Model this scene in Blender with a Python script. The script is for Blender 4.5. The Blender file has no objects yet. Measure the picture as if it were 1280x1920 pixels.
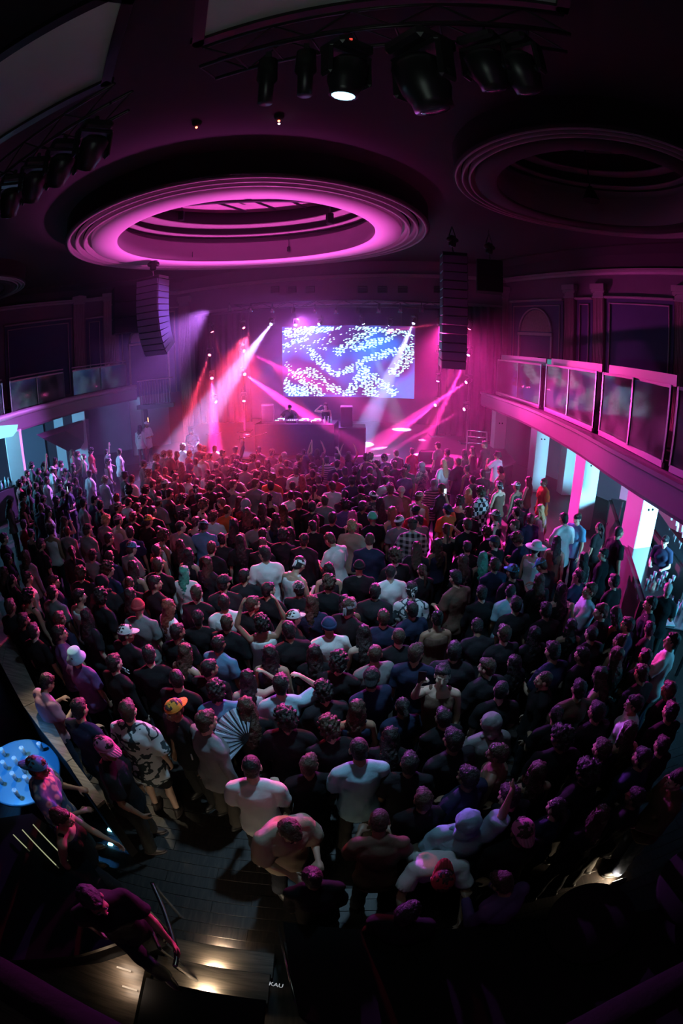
import bpy, bmesh, math, random
import numpy as np
from mathutils import Vector, Matrix, Quaternion, noise
R = math.radians
rnd = random.Random(7)
scene = bpy.context.scene
COL = scene.collection

# ------------------------------------------------------------------ camera
EYE = Vector((0, 0, 4.8)); PITCH = R(19.8); FPX = 880.0
cd = bpy.data.cameras.new('camera'); cam = bpy.data.objects.new('camera', cd); COL.objects.link(cam)
cam.location = EYE; cam.rotation_euler = (math.pi/2 - PITCH, 0, 0)
cd.type = 'PANO'; cd.sensor_fit = 'VERTICAL'; cd.sensor_height = 36; cd.sensor_width = 24
cd.panorama_type = 'FISHEYE_EQUISOLID'
cd.fisheye_lens = FPX*36/1920; cd.fisheye_fov = math.pi
cd.clip_start = .02; cd.clip_end = 200
scene.camera = cam
vs = scene.view_settings; vs.view_transform = 'Standard'; vs.look = 'None'; vs.gamma = 1; vs.use_curve_mapping = False
vs.exposure = 0.0
scene.render.film_transparent = False
cy = scene.cycles
cy.use_denoising = True
cy.max_bounces = 5; cy.diffuse_bounces = 3; cy.glossy_bounces = 3; cy.transmission_bounces = 4
cy.transparent_max_bounces = 12; cy.volume_bounces = 0; cy.sample_clamp_indirect = 4; cy.sample_clamp_direct = 0
cy.caustics_reflective = False; cy.caustics_refractive = False
cy.use_light_tree = True
w = bpy.data.worlds.new('world'); scene.world = w; w.use_nodes = True
w.node_tree.nodes['Background'].inputs[0].default_value = (.35, .3, .45, 1)
w.node_tree.nodes['Background'].inputs[1].default_value = .0006

# measuring helpers: a direction through the lens (equisolid fisheye) to a real place in the hall
FW = Vector((0, math.cos(PITCH), -math.sin(PITCH))); UPV = Vector((0, math.sin(PITCH), math.cos(PITCH)))
def ray(px, py):
    dx, dy = px-640, py-960; r = math.hypot(dx, dy); th = 2*math.asin(min(r/(2*FPX), 1)); s = math.sin(th)/max(r, 1e-9)
    return Vector((dx*s, 0, 0)) + UPV*(-dy*s) + FW*math.cos(th)
def at_z(px, py, z):
    d = ray(px, py); return EYE + d*((z-EYE.z)/d.z)
def at_d(px, py, dist):          # horizontal distance
    d = ray(px, py); return EYE + d*(dist/math.hypot(d.x, d.y))
def az_el(px, py):
    d = ray(px, py); return math.atan2(d.x, d.y), math.asin(d.z)
def to_px(p):
    v = (Vector(p)-EYE).normalized(); c = v.dot(FW); th = math.acos(max(-1, min(1, c))); r = 2*FPX*math.sin(th/2)
    x, y = v.x, v.dot(UPV); h = math.hypot(x, y) or 1; return 640+r*x/h, 960-r*y/h

# ------------------------------------------------------------------ lights of the house (each stage lamp carries its own)
def lamp(kind, loc, target, energy, color, size=.1, angle=40, blend=.3, parent=None, sy=None):
    ld = bpy.data.lights.new('light', kind); o = bpy.data.objects.new('light', ld); COL.objects.link(o)
    ld.energy = energy; ld.color = color
    if kind == 'SPOT': ld.spot_size = R(angle); ld.spot_blend = blend; ld.shadow_soft_size = size
    elif kind == 'AREA':
        ld.size = size
        if sy: ld.shape = 'RECTANGLE'; ld.size_y = sy
        ld.spread = R(angle) if angle < 180 else math.pi
    else: ld.shadow_soft_size = size
    o.location = loc
    if target is not None: o.rotation_euler = (Vector(target)-Vector(loc)).to_track_quat('-Z', 'Y').to_euler()
    return o
PINK = (1, .035, .42); MAG = (1, .06, .62); RED = (1, .05, .12); VIO = (.35, .12, 1); BLUE = (.12, .28, 1); CYAN = (.1, .62, 1); PALE = (.40, .72, 1)
BEAMK = 150.0; HAZE = .0075; STEPW = 5.0
def wash(*a, **k):
    return lamp(*a, **k)
# backlight from the stage rig on the crowd
wash('SPOT', (-4.6, 22.5, 5.6), (-3.4, 12.8, 1.6), 85000, RED, .12, 28, .8)
wash('SPOT', (-2.0, 22.5, 6.4), (0, 10.5, 1.6), 19000, (.7, .12, 1), .12, 50, .8)
wash('SPOT', (4.5, 21.0, 6.0), (3.5, 10.5, 1.6), 24000, PINK, .12, 50, .8)
wash('SPOT', (-5.6, 19.6, 6.8), (-9.5, 12.5, 1.6), 17000, (.55, .16, .95), .12, 54, .8)
wash('SPOT', (-3.0, 19.5, 4.2), (6.8, 11.5, 1.9), 15000, PINK, .12, 34, .6)
wash('SPOT', (-2.5, 16.5, 2.2), (-3.0, 14.8, 9), 4600, (1, .12, .75), .5, 80, .35)
wash('SPOT', (2.5, 19.0, 3.0), (9.5, 13, 5.5), 1800, MAG, .12, 60, 1)
wash('SPOT', (-1, 21, 7), (-6.2, 15.8, 6.5), 2500, VIO, .12, 22, .6)
# cool front-of-house light from over the camera, cyan light from both bars
lamp('SPOT', (.3, 4.2, 7.3), (-.8, 4.6, 0), 800, PALE, .15, 66, 1)
lamp('SPOT', (.4, 4.2, 7.3), (-1.0, 7.0, 0), 220, PALE, .15, 110, 1)
lamp('POINT', (-.5, 1.0, 6.2), None, 14, (.75, 1, .85), .5)  # unseen fill added to lift the grey ceiling panels, no fixture
lamp('AREA', (8.6, 4.6, 2.5), (6.9, 12, 1.4), 620, (.22, .68, 1), 1.2, 80)
lamp('AREA', (7.6, 3.0, 2.4), (4.5, 7, 1.2), 60, CYAN, .8, 110)
lamp('AREA', (-14.5, 11.0, 2.8), (-9, 18, 1.4), 700, (.18, .6, 1), 1.4, 150)
lamp('SPOT', (-4.6, 2.2, 3.2), at_z(40, 1450, .75), 330, (.06, .35, 1), .1, 40, .6)
lamp('SPOT', (-3.9, 4.6, 3.6), at_z(100, 1375, 1.1), 190, (1, .85, .6), .1, 38, .8)


# ------------------------------------------------------------------ materials
MATS = {}
def mat(name, col=(.5, .5, .5), rough=.6, metal=0, spec=.5, emis=None, es=0, bump=0, bscale=30, var=0, vscale=6, objcol=False, alpha=1, coat=0):
    if name in MATS: return MATS[name]
    m = bpy.data.materials.new(name); m.use_nodes = True; nt = m.node_tree; b = nt.nodes['Principled BSDF']
    b.inputs['Base Color'].default_value = (*col, 1); b.inputs['Roughness'].default_value = rough; b.inputs['Metallic'].default_value = metal
    b.inputs['Specular IOR Level'].default_value = spec; b.inputs['Coat Weight'].default_value = coat
    if emis: b.inputs['Emission Color'].default_value = (*emis, 1); b.inputs['Emission Strength'].default_value = es
    tc = nt.nodes.new('ShaderNodeTexCoord')
    src = None
    if objcol:
        oi = nt.nodes.new('ShaderNodeObjectInfo'); src = oi.outputs['Color']
    if var:
        n = nt.nodes.new('ShaderNodeTexNoise'); n.inputs['Scale'].default_value = vscale; n.inputs['Detail'].default_value = 4
        nt.links.new(tc.outputs['Object'], n.inputs['Vector'])
        mr = nt.nodes.new('ShaderNodeMapRange'); mr.inputs[3].default_value = 1-var; mr.inputs[4].default_value = 1+var
        nt.links.new(n.outputs['Fac'], mr.inputs[0])
        mx = nt.nodes.new('ShaderNodeVectorMath'); mx.operation = 'SCALE'
        if src: nt.links.new(src, mx.inputs[0])
        else: mx.inputs[0].default_value = col
        nt.links.new(mr.outputs[0], mx.inputs['Scale']); src = mx.outputs[0]
    if src: nt.links.new(src, b.inputs['Base Color'])
    if bump:
        n2 = nt.nodes.new('ShaderNodeTexNoise'); n2.inputs['Scale'].default_value = bscale; n2.inputs['Detail'].default_value = 5
        nt.links.new(tc.outputs['Object'], n2.inputs['Vector'])
        bp = nt.nodes.new('ShaderNodeBump'); bp.inputs['Strength'].default_value = bump; bp.inputs['Distance'].default_value = .02
        nt.links.new(n2.outputs['Fac'], bp.inputs['Height']); nt.links.new(bp.outputs[0], b.inputs['Normal'])
    MATS[name] = m; return m
def emit(name, col, s):
    if name in MATS: return MATS[name]
    m = bpy.data.materials.new(name); m.use_nodes = True; nt = m.node_tree; nt.nodes.clear()
    e = nt.nodes.new('ShaderNodeEmission'); e.inputs[0].default_value = (*col, 1); e.inputs[1].default_value = s
    o = nt.nodes.new('ShaderNodeOutputMaterial'); nt.links.new(e.outputs[0], o.inputs[0]); MATS[name] = m; return m

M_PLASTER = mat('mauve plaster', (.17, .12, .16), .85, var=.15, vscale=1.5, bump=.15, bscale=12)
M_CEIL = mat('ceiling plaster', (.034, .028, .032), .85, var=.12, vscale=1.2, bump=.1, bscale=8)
M_TRIM = mat('painted moulding', (.36, .29, .31), .5, var=.1, bump=.05)
M_PANEL = mat('navy wall panel', (.055, .06, .13), .8, var=.15, vscale=2, bump=.1, bscale=60)
M_WHITE = mat('white painted column', (.72, .72, .74), .55, var=.04, vscale=3, bump=.05, bscale=20)
M_BLACK = mat('black paint', (.008, .008, .009), .8, spec=.15, var=.2, bump=.05)
M_BLKMET = mat('black powder coat', (.02, .02, .022), .35, spec=.6)
M_DARK = mat('dark grey panel', (.04, .04, .045), .7, var=.15)
M_CHROME = mat('brushed steel', (.55, .55, .57), .25, metal=1)
M_GLOSSY = mat('glossy black laminate', (.01, .012, .015), .12, spec=.7, coat=.5)
M_GREYPAN = mat('grey ceiling canvas', (.8, .85, .74), .9, var=.05, bump=.08, bscale=90)
M_DRAPE = mat('black stage drape', (.02, .016, .02), .95, bump=.1)
M_PURPLE = mat('plum velvet rail pad', (.007, .003, .006), .95, spec=.1, bump=.5, bscale=18, var=.2)
M_STAGE = mat('scuffed stage deck', (.075, .062, .068), .34, var=.35, vscale=1.6, bump=.1, bscale=6)
M_SKIN = mat('skin', (.5, .3, .2), .5, objcol=True, var=.05, vscale=8)
M_CLOTH = mat('cotton', (.5, .5, .5), .9, objcol=True, bump=.25, bscale=22, var=.08, vscale=10, spec=.2)
M_HAIR = mat('hair', (.03, .02, .015), .55, objcol=True, bump=.8, bscale=60, var=.25, vscale=25)
M_SHOE = mat('shoe leather', (.1, .1, .1), .5, objcol=True)
M_EYE = mat('eye', (.75, .72, .7), .2); M_LIP = mat('lip', (.35, .12, .1), .5)

def wood(name, c1, c2, sc, rough=.4):
    m = bpy.data.materials.new(name); m.use_nodes = True; nt = m.node_tree; b = nt.nodes['Principled BSDF']; b.inputs['Roughness'].default_value = rough
    tc = nt.nodes.new('ShaderNodeTexCoord'); mp = nt.nodes.new('ShaderNodeMapping'); mp.inputs['Scale'].default_value = sc
    wv = nt.nodes.new('ShaderNodeTexNoise'); wv.inputs['Scale'].default_value = 3; wv.inputs['Detail'].default_value = 8; wv.inputs['Distortion'].default_value = 1.2
    cr = nt.nodes.new('ShaderNodeValToRGB'); cr.color_ramp.elements[0].position = .35; cr.color_ramp.elements[0].color = (*c1, 1); cr.color_ramp.elements[1].position = .68; cr.color_ramp.elements[1].color = (*c2, 1)
    oi = nt.nodes.new('ShaderNodeObjectInfo'); ad = nt.nodes.new('ShaderNodeVectorMath'); ad.operation = 'ADD'
    nt.links.new(tc.outputs['Object'], ad.inputs[0]); nt.links.new(oi.outputs['Random'], ad.inputs[1])
    nt.links.new(ad.outputs[0], mp.inputs[0]); nt.links.new(mp.outputs[0], wv.inputs['Vector']); nt.links.new(wv.outputs['Fac'], cr.inputs[0]); nt.links.new(cr.outputs[0], b.inputs['Base Color'])
    bp = nt.nodes.new('ShaderNodeBump'); bp.inputs['Strength'].default_value = .15; nt.links.new(wv.outputs['Fac'], bp.inputs['Height']); nt.links.new(bp.outputs[0], b.inputs['Normal'])
    MATS[name] = m; return m
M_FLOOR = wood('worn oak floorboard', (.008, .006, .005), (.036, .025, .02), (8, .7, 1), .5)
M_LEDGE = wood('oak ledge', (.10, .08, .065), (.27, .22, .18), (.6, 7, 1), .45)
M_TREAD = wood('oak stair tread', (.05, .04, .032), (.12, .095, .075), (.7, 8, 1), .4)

def node_mat(name, fn, rough=.9):
    m = bpy.data.materials.new(name); m.use_nodes = True; nt = m.node_tree; b = nt.nodes['Principled BSDF']; b.inputs['Roughness'].default_value = rough
    tc = nt.nodes.new('ShaderNodeTexCoord'); fn(nt, tc, b); MATS[name] = m; return m
def _check(nt, tc, b, sc=11, c1=(.8, .78, .78), c2=(.01, .01, .012)):
    c = nt.nodes.new('ShaderNodeTexChecker'); c.inputs['Scale'].default_value = sc; c.inputs[1].default_value = (*c1, 1); c.inputs[2].default_value = (*c2, 1)
    nt.links.new(tc.outputs['Object'], c.inputs[0]); nt.links.new(c.outputs[0], b.inputs['Base Color'])
def _plaid(nt, tc, b):
    prev = None
    for ax, d in ((0, 'X'), (1, 'Z')):
        wv = nt.nodes.new('ShaderNodeTexWave'); wv.bands_direction = d; wv.inputs['Scale'].default_value = 3.2
        nt.links.new(tc.outputs['Object'], wv.inputs[0])
        r = nt.nodes.new('ShaderNodeMath'); r.operation = 'GREATER_THAN'; r.inputs[1].default_value = .55; nt.links.new(wv.outputs['Fac'], r.inputs[0])
        if prev is None: prev = r
        else:
            a = nt.nodes.new('ShaderNodeMath'); a.operation = 'ADD'; nt.links.new(prev.outputs[0], a.inputs[0]); nt.links.new(r.outputs[0], a.inputs[1]); prev = a
    mu = nt.nodes.new('ShaderNodeMapRange'); mu.inputs[2].default_value = 2; mu.inputs[3].default_value = .02; mu.inputs[4].default_value = .6; nt.links.new(prev.outputs[0], mu.inputs[0])
    nt.links.new(mu.outputs[0], b.inputs['Base Color'])
def _blot(nt, tc, b, cols, sc=9, kind='noise'):
    n = nt.nodes.new('ShaderNodeTexVoronoi' if kind != 'noise' else 'ShaderNodeTexNoise'); n.inputs['Scale'].default_value = sc
    nt.links.new(tc.outputs['Object'], n.inputs['Vector']); cr = nt.nodes.new('ShaderNodeValToRGB'); cr.color_ramp.interpolation = 'CONSTANT' if kind == 'noise' else 'EASE'
    el = cr.color_ramp.elements; el[0].position = 0; el[0].color = (*cols[0], 1); el[1].position = .46 if kind == 'noise' else .3; el[1].color = (*cols[1], 1)
    if len(cols) > 2: e = el.new(.56 if kind == 'noise' else .55); e.color = (*cols[2], 1)
    nt.links.new(n.outputs['Fac' if kind == 'noise' else 'Distance'], cr.inputs[0]); nt.links.new(cr.outputs[0], b.inputs['Base Color'])
PAT = {'check': node_mat('checkerboard cotton', _check), 'plaid': node_mat('plaid flannel', _plaid),
       'camo': node_mat('mottled print cotton', lambda a, c, b: _blot(a, c, b, [(.05, .05, .06), (.3, .22, .2), (.12, .1, .1)])),
       'floral': node_mat('floral print cotton', lambda a, c, b: _blot(a, c, b, [(.5, .1, .12), (.55, .5, .5), (.09, .16, .3)], 12, 'v')),
       'bandana': node_mat('bandana print', lambda a, c, b: _blot(a, c, b, [(.02, .02, .02), (.75, .75, .75), (.03, .03, .03)], 26)),
       'bw': node_mat('black and white graphic cotton', lambda a, c, b: _blot(a, c, b, [(.62, .66, .68), (.03, .05, .06), (.62, .66, .68)], 7)),
       'stripe': node_mat('striped cotton', lambda nt, tc, b: _stripe(nt, tc, b))} if False else {}
def _stripe(nt, tc, b):
    wv = nt.nodes.new('ShaderNodeTexWave'); wv.bands_direction = 'Z'; wv.inputs['Scale'].default_value = 5
    nt.links.new(tc.outputs['Object'], wv.inputs[0]); cr = nt.nodes.new('ShaderNodeValToRGB'); cr.color_ramp.interpolation = 'CONSTANT'
    cr.color_ramp.elements[0].color = (.55, .4, .45, 1); cr.color_ramp.elements[1].color = (.08, .05, .08, 1); cr.color_ramp.elements[1].position = .5
    nt.links.new(wv.outputs['Fac'], cr.inputs[0]); nt.links.new(cr.outputs[0], b.inputs['Base Color'])
PAT = {'check': node_mat('checkerboard cotton', _check), 'plaid': node_mat('plaid flannel', _plaid),
       'camo': node_mat('mottled print cotton', lambda a, c, b: _blot(a, c, b, [(.05, .05, .06), (.3, .22, .2), (.12, .1, .1)])),
       'floral': node_mat('floral print cotton', lambda a, c, b: _blot(a, c, b, [(.5, .1, .12), (.55, .5, .5), (.09, .16, .3)], 12, 'v')),
       'bandana': node_mat('bandana print', lambda a, c, b: _blot(a, c, b, [(.02, .02, .02), (.75, .75, .75), (.03, .03, .03)], 26)),
       'bw': node_mat('black and white graphic cotton', lambda a, c, b: _blot(a, c, b, [(.62, .66, .68), (.03, .05, .06), (.62, .66, .68)], 7)),
       'stripe': node_mat('striped cotton', _stripe)}

# ------------------------------------------------------------------ mesh helpers
def newmesh(name, verts, faces, smooth=False):
    me = bpy.data.meshes.new(name); me.from_pydata([tuple(v) for v in verts], [], faces); me.update()
    if smooth: me.shade_smooth()
    return me
class MB:
    def __init__(s): s.v = []; s.f = []
    def add(s, verts, faces):
        o = len(s.v); s.v += [Vector(v) for v in verts]; s.f += [tuple(i+o for i in f) for f in faces]; return s
    def box(s, c, d, rz=0, M=None, bev=0):
        x, y, z = d[0]/2, d[1]/2, d[2]/2; c = Vector(c)
        rot = Matrix.Rotation(rz, 3, 'Z') if M is None else M
        if bev:
            b = min(bev, x*.9, y*.9, z*.9); vs_ = []
            # chamfered box: 24 verts
            for sx in (-1, 1):
                for sy in (-1, 1):
                    for sz in (-1, 1):
                        vs_ += [(sx*x, sy*(y-b), sz*(z-b)), (sx*(x-b), sy*y, sz*(z-b)), (sx*(x-b), sy*(y-b), sz*z)]
            bm = bmesh.new()
            for v in vs_: bm.verts.new(v)
            r = bmesh.ops.convex_hull(bm, input=bm.verts); bmesh.ops.dissolve_limit(bm, angle_limit=.01, verts=bm.verts, edges=bm.edges)
            bm.verts.index_update()
            s.add([rot @ v.co + c for v in bm.verts], [[v.index for v in f.verts] for f in bm.faces]); bm.free(); return s
        vs_ = [Vector((sx*x, sy*y, sz*z)) for sx in (-1, 1) for sy in (-1, 1) for sz in (-1, 1)]
        s.add([rot @ v + c for v in vs_], [(0, 1, 3, 2), (4, 6, 7, 5), (0, 4, 5, 1), (2, 3, 7, 6), (0, 2, 6, 4), (1, 5, 7, 3)]); return s
    def tube(s, pts, r, n=8, r2=None, cap=True):
        pts = [Vector(p) for p in pts]; m = len(pts); rs = r if isinstance(r, (list, tuple)) else [r + ((r2 if r2 is not None else r)-r)*i/max(1, m-1) for i in range(m)]
        base = len(s.v); up = None
        for i, p in enumerate(pts):
            t = (pts[min(i+1, m-1)]-pts[max(i-1, 0)]).normalized()
            if up is None: up = t.orthogonal().normalized()
            up = (up - t*up.dot(t)); up = up.normalized() if up.length > 1e-6 else t.orthogonal().normalized()
            b = t.cross(up)
            for k in range(n):
                a = 2*math.pi*k/n; s.v.append(p + (up*math.cos(a)+b*math.sin(a))*rs[i])
        for i in range(m-1):
            for k in range(n):
                a = base+i*n+k; b2 = base+i*n+(k+1) % n; s.f.append((a, b2, b2+n, a+n))
        if cap: s.f.append(tuple(base+k for k in range(n))[::-1]); s.f.append(tuple(base+(m-1)*n+k for k in range(n)))
        return s
    def cap(s, a, b, r1, r2, n=12, h=4):   # capsule with round ends
        a = Vector(a); b = Vector(b); t = (b-a); L = t.length; t = t/L if L > 1e-6 else Vector((0, 0, 1)); pts = []; rs = []
        for i in range(h): q = math.pi/2*(i+.35)/h; pts.append(a - t*r1*math.cos(q)); rs.append(r1*math.sin(q))
        pts += [a, b]; rs += [r1, r2]
        for i in range(h-1, -1, -1): q = math.pi/2*(i+.35)/h; pts.append(b + t*r2*math.cos(q)); rs.append(r2*math.sin(q))
        return s.tube(pts, rs, n)
    def ell(s, c, r, M=None, nu=14, nv=9):
        c = Vector(c); vs_ = []; fs = []
        for j in range(nv+1):
            ph = math.pi*(j+.0)/nv
            for i in range(nu):
                a = 2*math.pi*i/nu; v = Vector((r[0]*math.sin(ph)*math.cos(a), r[1]*math.sin(ph)*math.sin(a), r[2]*math.cos(ph)))
                vs_.append((M @ v if M else v) + c)
        for j in range(nv):
            for i in range(nu):
                fs.append((j*nu+i, (j+1)*nu+i, (j+1)*nu+(i+1) % nu, j*nu+(i+1) % nu))
        return s.add(vs_, fs)
    def loft(s, rings, n=16):   # rings: (center, rx, ry, M)
        base = len(s.v)
        for c, rx, ry, M in rings:
            c = Vector(c)
            for k in range(n):
                a = 2*math.pi*k/n; v = Vector((rx*math.cos(a), ry*math.sin(a), 0)); s.v.append((M @ v if M else v)+c)
        for i in range(len(rings)-1):
            for k in range(n):
                a = base+i*n+k; b = base+i*n+(k+1) % n; s.f.append((a, b, b+n, a+n))
        s.f.append(tuple(base+k for k in range(n))[::-1]); s.f.append(tuple(base+(len(rings)-1)*n+k for k in range(n))); return s
    def lathe(s, prof, c=(0, 0, 0), n=64, a0=0, a1=2*math.pi, close=True):
        c = Vector(c); base = len(s.v); full = abs(a1-a0-2*math.pi) < 1e-6; m = n if full else n+1; P = len(prof)
        for i in range(m):
            a = a0+(a1-a0)*i/n
            for (r, z) in prof: s.v.append(c+Vector((r*math.cos(a), r*math.sin(a), z)))
        for i in range(n):
            for j in range(P-1):
                a = base+i*P+j; b = base+((i+1) % m)*P+j; s.f.append((a, b, b+1, a+1))
        return s
    def prism(s, poly, z0, z1):
        n = len(poly); base = len(s.v)
        for z in (z0, z1): s.v += [Vector((p[0], p[1], z)) for p in poly]
        s.f.append(tuple(base+i for i in range(n))[::-1]); s.f.append(tuple(base+n+i for i in range(n)))
        for i in range(n): j = (i+1) % n; s.f.append((base+i, base+j, base+n+j, base+n+i))
        return s
    def mesh(s, name, smooth=False): return newmesh(name, s.v, s.f, smooth)

def link(name, me, m=None, parent=None, loc=None, rz=None, color=None, M=None):
    if m is not None and not len(me.materials): me.materials.append(m)
    o = bpy.data.objects.new(name, me); COL.objects.link(o)
    if parent: o.parent = parent
    if M is not None: o.matrix_local = M
    if loc is not None: o.location = loc
    if rz is not None: o.rotation_euler = (0, 0, rz)
    if color: o.color = (*color, 1)
    if m is not None and me.materials[0] != m: o.material_slots[0].link = 'OBJECT'; o.material_slots[0].material = m
    return o
def obj(name, mb, m, parent=None, smooth=False, **k): return link(name, mb.mesh(name, smooth), m, parent, **k)
def fixn(o):
    bm = bmesh.new(); bm.from_mesh(o.data); bmesh.ops.recalc_face_normals(bm, faces=bm.faces); bm.to_mesh(o.data); bm.free(); return o
def thing(name, label, cat, loc=(0, 0, 0), rz=0, group=None):
    o = bpy.data.objects.new(name, None); COL.objects.link(o); o.empty_display_size = .1
    o.location = loc; o.rotation_euler = (0, 0, rz); o['label'] = label; o['category'] = cat
    if group: o['group'] = group
    return o
def tag(o, label, cat, group=None):
    o['label'] = label; o['category'] = cat
    if group: o['group'] = group
    return o
def struct(name, mb, m, parent=None, smooth=False):
    o = obj(name, mb, m, parent, smooth)
    if parent is None: o['kind'] = 'structure'
    return o
def dup(root, label=None, **kw):
    r = root.copy(); COL.objects.link(r)
    if label: r['label'] = label
    for ch in root.children:
        c = ch.copy(); COL.objects.link(c); c.parent = r; c.matrix_local = ch.matrix_local.copy()
        for g in ch.children:
            d = g.copy(); COL.objects.link(d); d.parent = c; d.matrix_local = g.matrix_local.copy()
    return r
# ------------------------------------------------------------------ people: one continuous body per pose, clothes and hair as children
TMP = bpy.data.scenes.new('workbench')
def tmpdg():
    TMP.view_layers[0].update(); d = TMP.view_layers[0].depsgraph; d.update(); return d
def sculpt(mb, name, voxel, smooth, ratio_faces, folds=0, seed=0):
    me = mb.mesh(name); o = bpy.data.objects.new('tmp', me); TMP.collection.objects.link(o)
    m = o.modifiers.new('r', 'REMESH'); m.mode = 'VOXEL'; m.voxel_size = voxel; m.use_smooth_shade = True
    if smooth: m = o.modifiers.new('s', 'SMOOTH'); m.factor = .5; m.iterations = smooth
    dg = tmpdg(); ev = o.evaluated_get(dg); out = bpy.data.meshes.new_from_object(ev, depsgraph=dg)
    if folds:
        co = np.empty(len(out.vertices)*3); out.vertices.foreach_get('co', co); co = co.reshape(-1, 3)
        no = np.empty(len(out.vertices)*3); out.vertices.foreach_get('normal', no); no = no.reshape(-1, 3)
        x, y, z = co.T; f = np.sin(z*26+4*np.sin(x*9+seed)+3*np.sin(y*11))*.5+np.sin(x*31+z*12+seed*2+2*np.sin(z*15))*.5
        co += no*(f*folds)[:, None]; out.vertices.foreach_set('co', co.ravel())
    o.modifiers.clear(); o.data = out
    n = len(out.polygons)*2
    if n > ratio_faces:
        m = o.modifiers.new('d', 'DECIMATE'); m.ratio = ratio_faces/n
        dg = tmpdg(); ev = o.evaluated_get(dg); out2 = bpy.data.meshes.new_from_object(ev, depsgraph=dg); bpy.data.objects.remove(o); out = out2
    else: bpy.data.objects.remove(o)
    out.name = name; out.shade_smooth(); return out

# pose: lean (forward pitch deg), twist, head (pitch down, yaw left), arms: (upper dir, fore dir, grip) for left(-x) and right(+x), legs
D = lambda *a: Vector(a).normalized()
POSES = {
 'stand':  dict(lean=2, head=(4, 0), L=(D(-.16, -.02, -1), D(-.04, .25, -1), .3), Rr=(D(.16, -.02, -1), D(.04, .25, -1), .3)),
 'standl': dict(lean=2, head=(6, 35), L=(D(-.2, .0, -1), D(.1, .5, -1), .3), Rr=(D(.16, -.1, -1), D(.04, .35, -1), .3)),
 'standr': dict(lean=2, head=(4, -35), L=(D(-.16, -.06, -1), D(.04, .35, -1), .3), Rr=(D(.22, .0, -1), D(-.1, .5, -1), .3)),
 'front':  dict(lean=3, head=(14, 0), L=(D(-.2, .1, -1), D(.35, 1, -.05), .5), Rr=(D(.2, .1, -1), D(-.35, 1, -.05), .5)),
 'phone':  dict(lean=0, head=(-4, 0), L=(D(-.18, 0, -1), D(.1, .6, -1), .3), Rr=(D(.25, .75, .45), D(-.15, .35, 1), .8)),
 'armup':  dict(lean=0, head=(-3, 10), L=(D(-.2, 0, -1), D(.2, .8, -.3), .4), Rr=(D(.35, .2, 1), D(.02, .15, 1), .2)),
 'armsup': dict(lean=-2, head=(-5, 0), L=(D(-.55, .15, .9), D(.35, .12, 1), .2), Rr=(D(.55, .15, .9), D(-.35, .12, 1), .2)),
 'headhand': dict(lean=2, head=(8, -15), L=(D(-.2, 0, -1), D(.2, .6, -.8), .3), Rr=(D(.85, .35, .15), D(-.8, .1, .75), .5)),
 'drink':  dict(lean=0, head=(-6, 20), L=(D(-.45, .45, -.55), D(.42, .25, .85), .9), Rr=(D(.18, 0, -1), D(0, .3, -1), .3)),
 'fold':   dict(lean=1, head=(3, 0), L=(D(-.22, .12, -1), D(.95, .5, .05), .3), Rr=(D(.22, .12, -1), D(-.95, .55, .12), .3)),
 'look':   dict(lean=8, head=(35, 0), L=(D(-.2, .15, -1), D(.4, .9, .2), .8), Rr=(D(.2, .15, -1), D(-.4, .9, .15), .6)),
 'bend':   dict(lean=42, head=(25, 0), L=(D(-.3, .55, -.8), D(.1, .7, -.55), .4), Rr=(D(.3, .55, -.8), D(-.1, .7, -.55), .4)),
 'dj':     dict(lean=28, head=(22, 12), L=(D(-.55, .35, -.7), D(-.05, .9, -.35), .4), Rr=(D(.6, .3, -.7), D(-.1, .9, -.3), .4)),
 'walk':   dict(lean=6, head=(12, 10), L=(D(-.18, .35, -1), D(0, .7, -.8), .4), Rr=(D(.18, -.4, -1), D(.05, 0, -1), .4), legs='walk'),
 'sit':    dict(lean=12, head=(12, 0), L=(D(-.2, .35, -1), D(.55, .9, -.1), .6), Rr=(D(.2, .35, -1), D(-.55, .9, -.1), .6), legs='sit'),
 'dance':  dict(lean=6, head=(8, -20), L=(D(-.75, .2, -.5), D(.1, .8, .55), .7), Rr=(D(.8, .1, -.35), D(-.1, .7, .7), .7)),
 'behind': dict(lean=-2, head=(-2, 15), L=(D(-.7, .1, .75), D(.75, -.05, .45), .4), Rr=(D(.7, .1, .75), D(-.75, -.05, .45), .4)),
}
def frame(y):   # matrix whose -Z... columns: side, normal, along
    y = y.normalized(); s = y.cross(Vector((0, 1, 0)) if abs(y.y) < .9 else Vector((0, 0, 1))).normalized(); n = y.cross(s).normalized()
    return Matrix((s, n, y)).transposed()
RIG = {}
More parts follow.
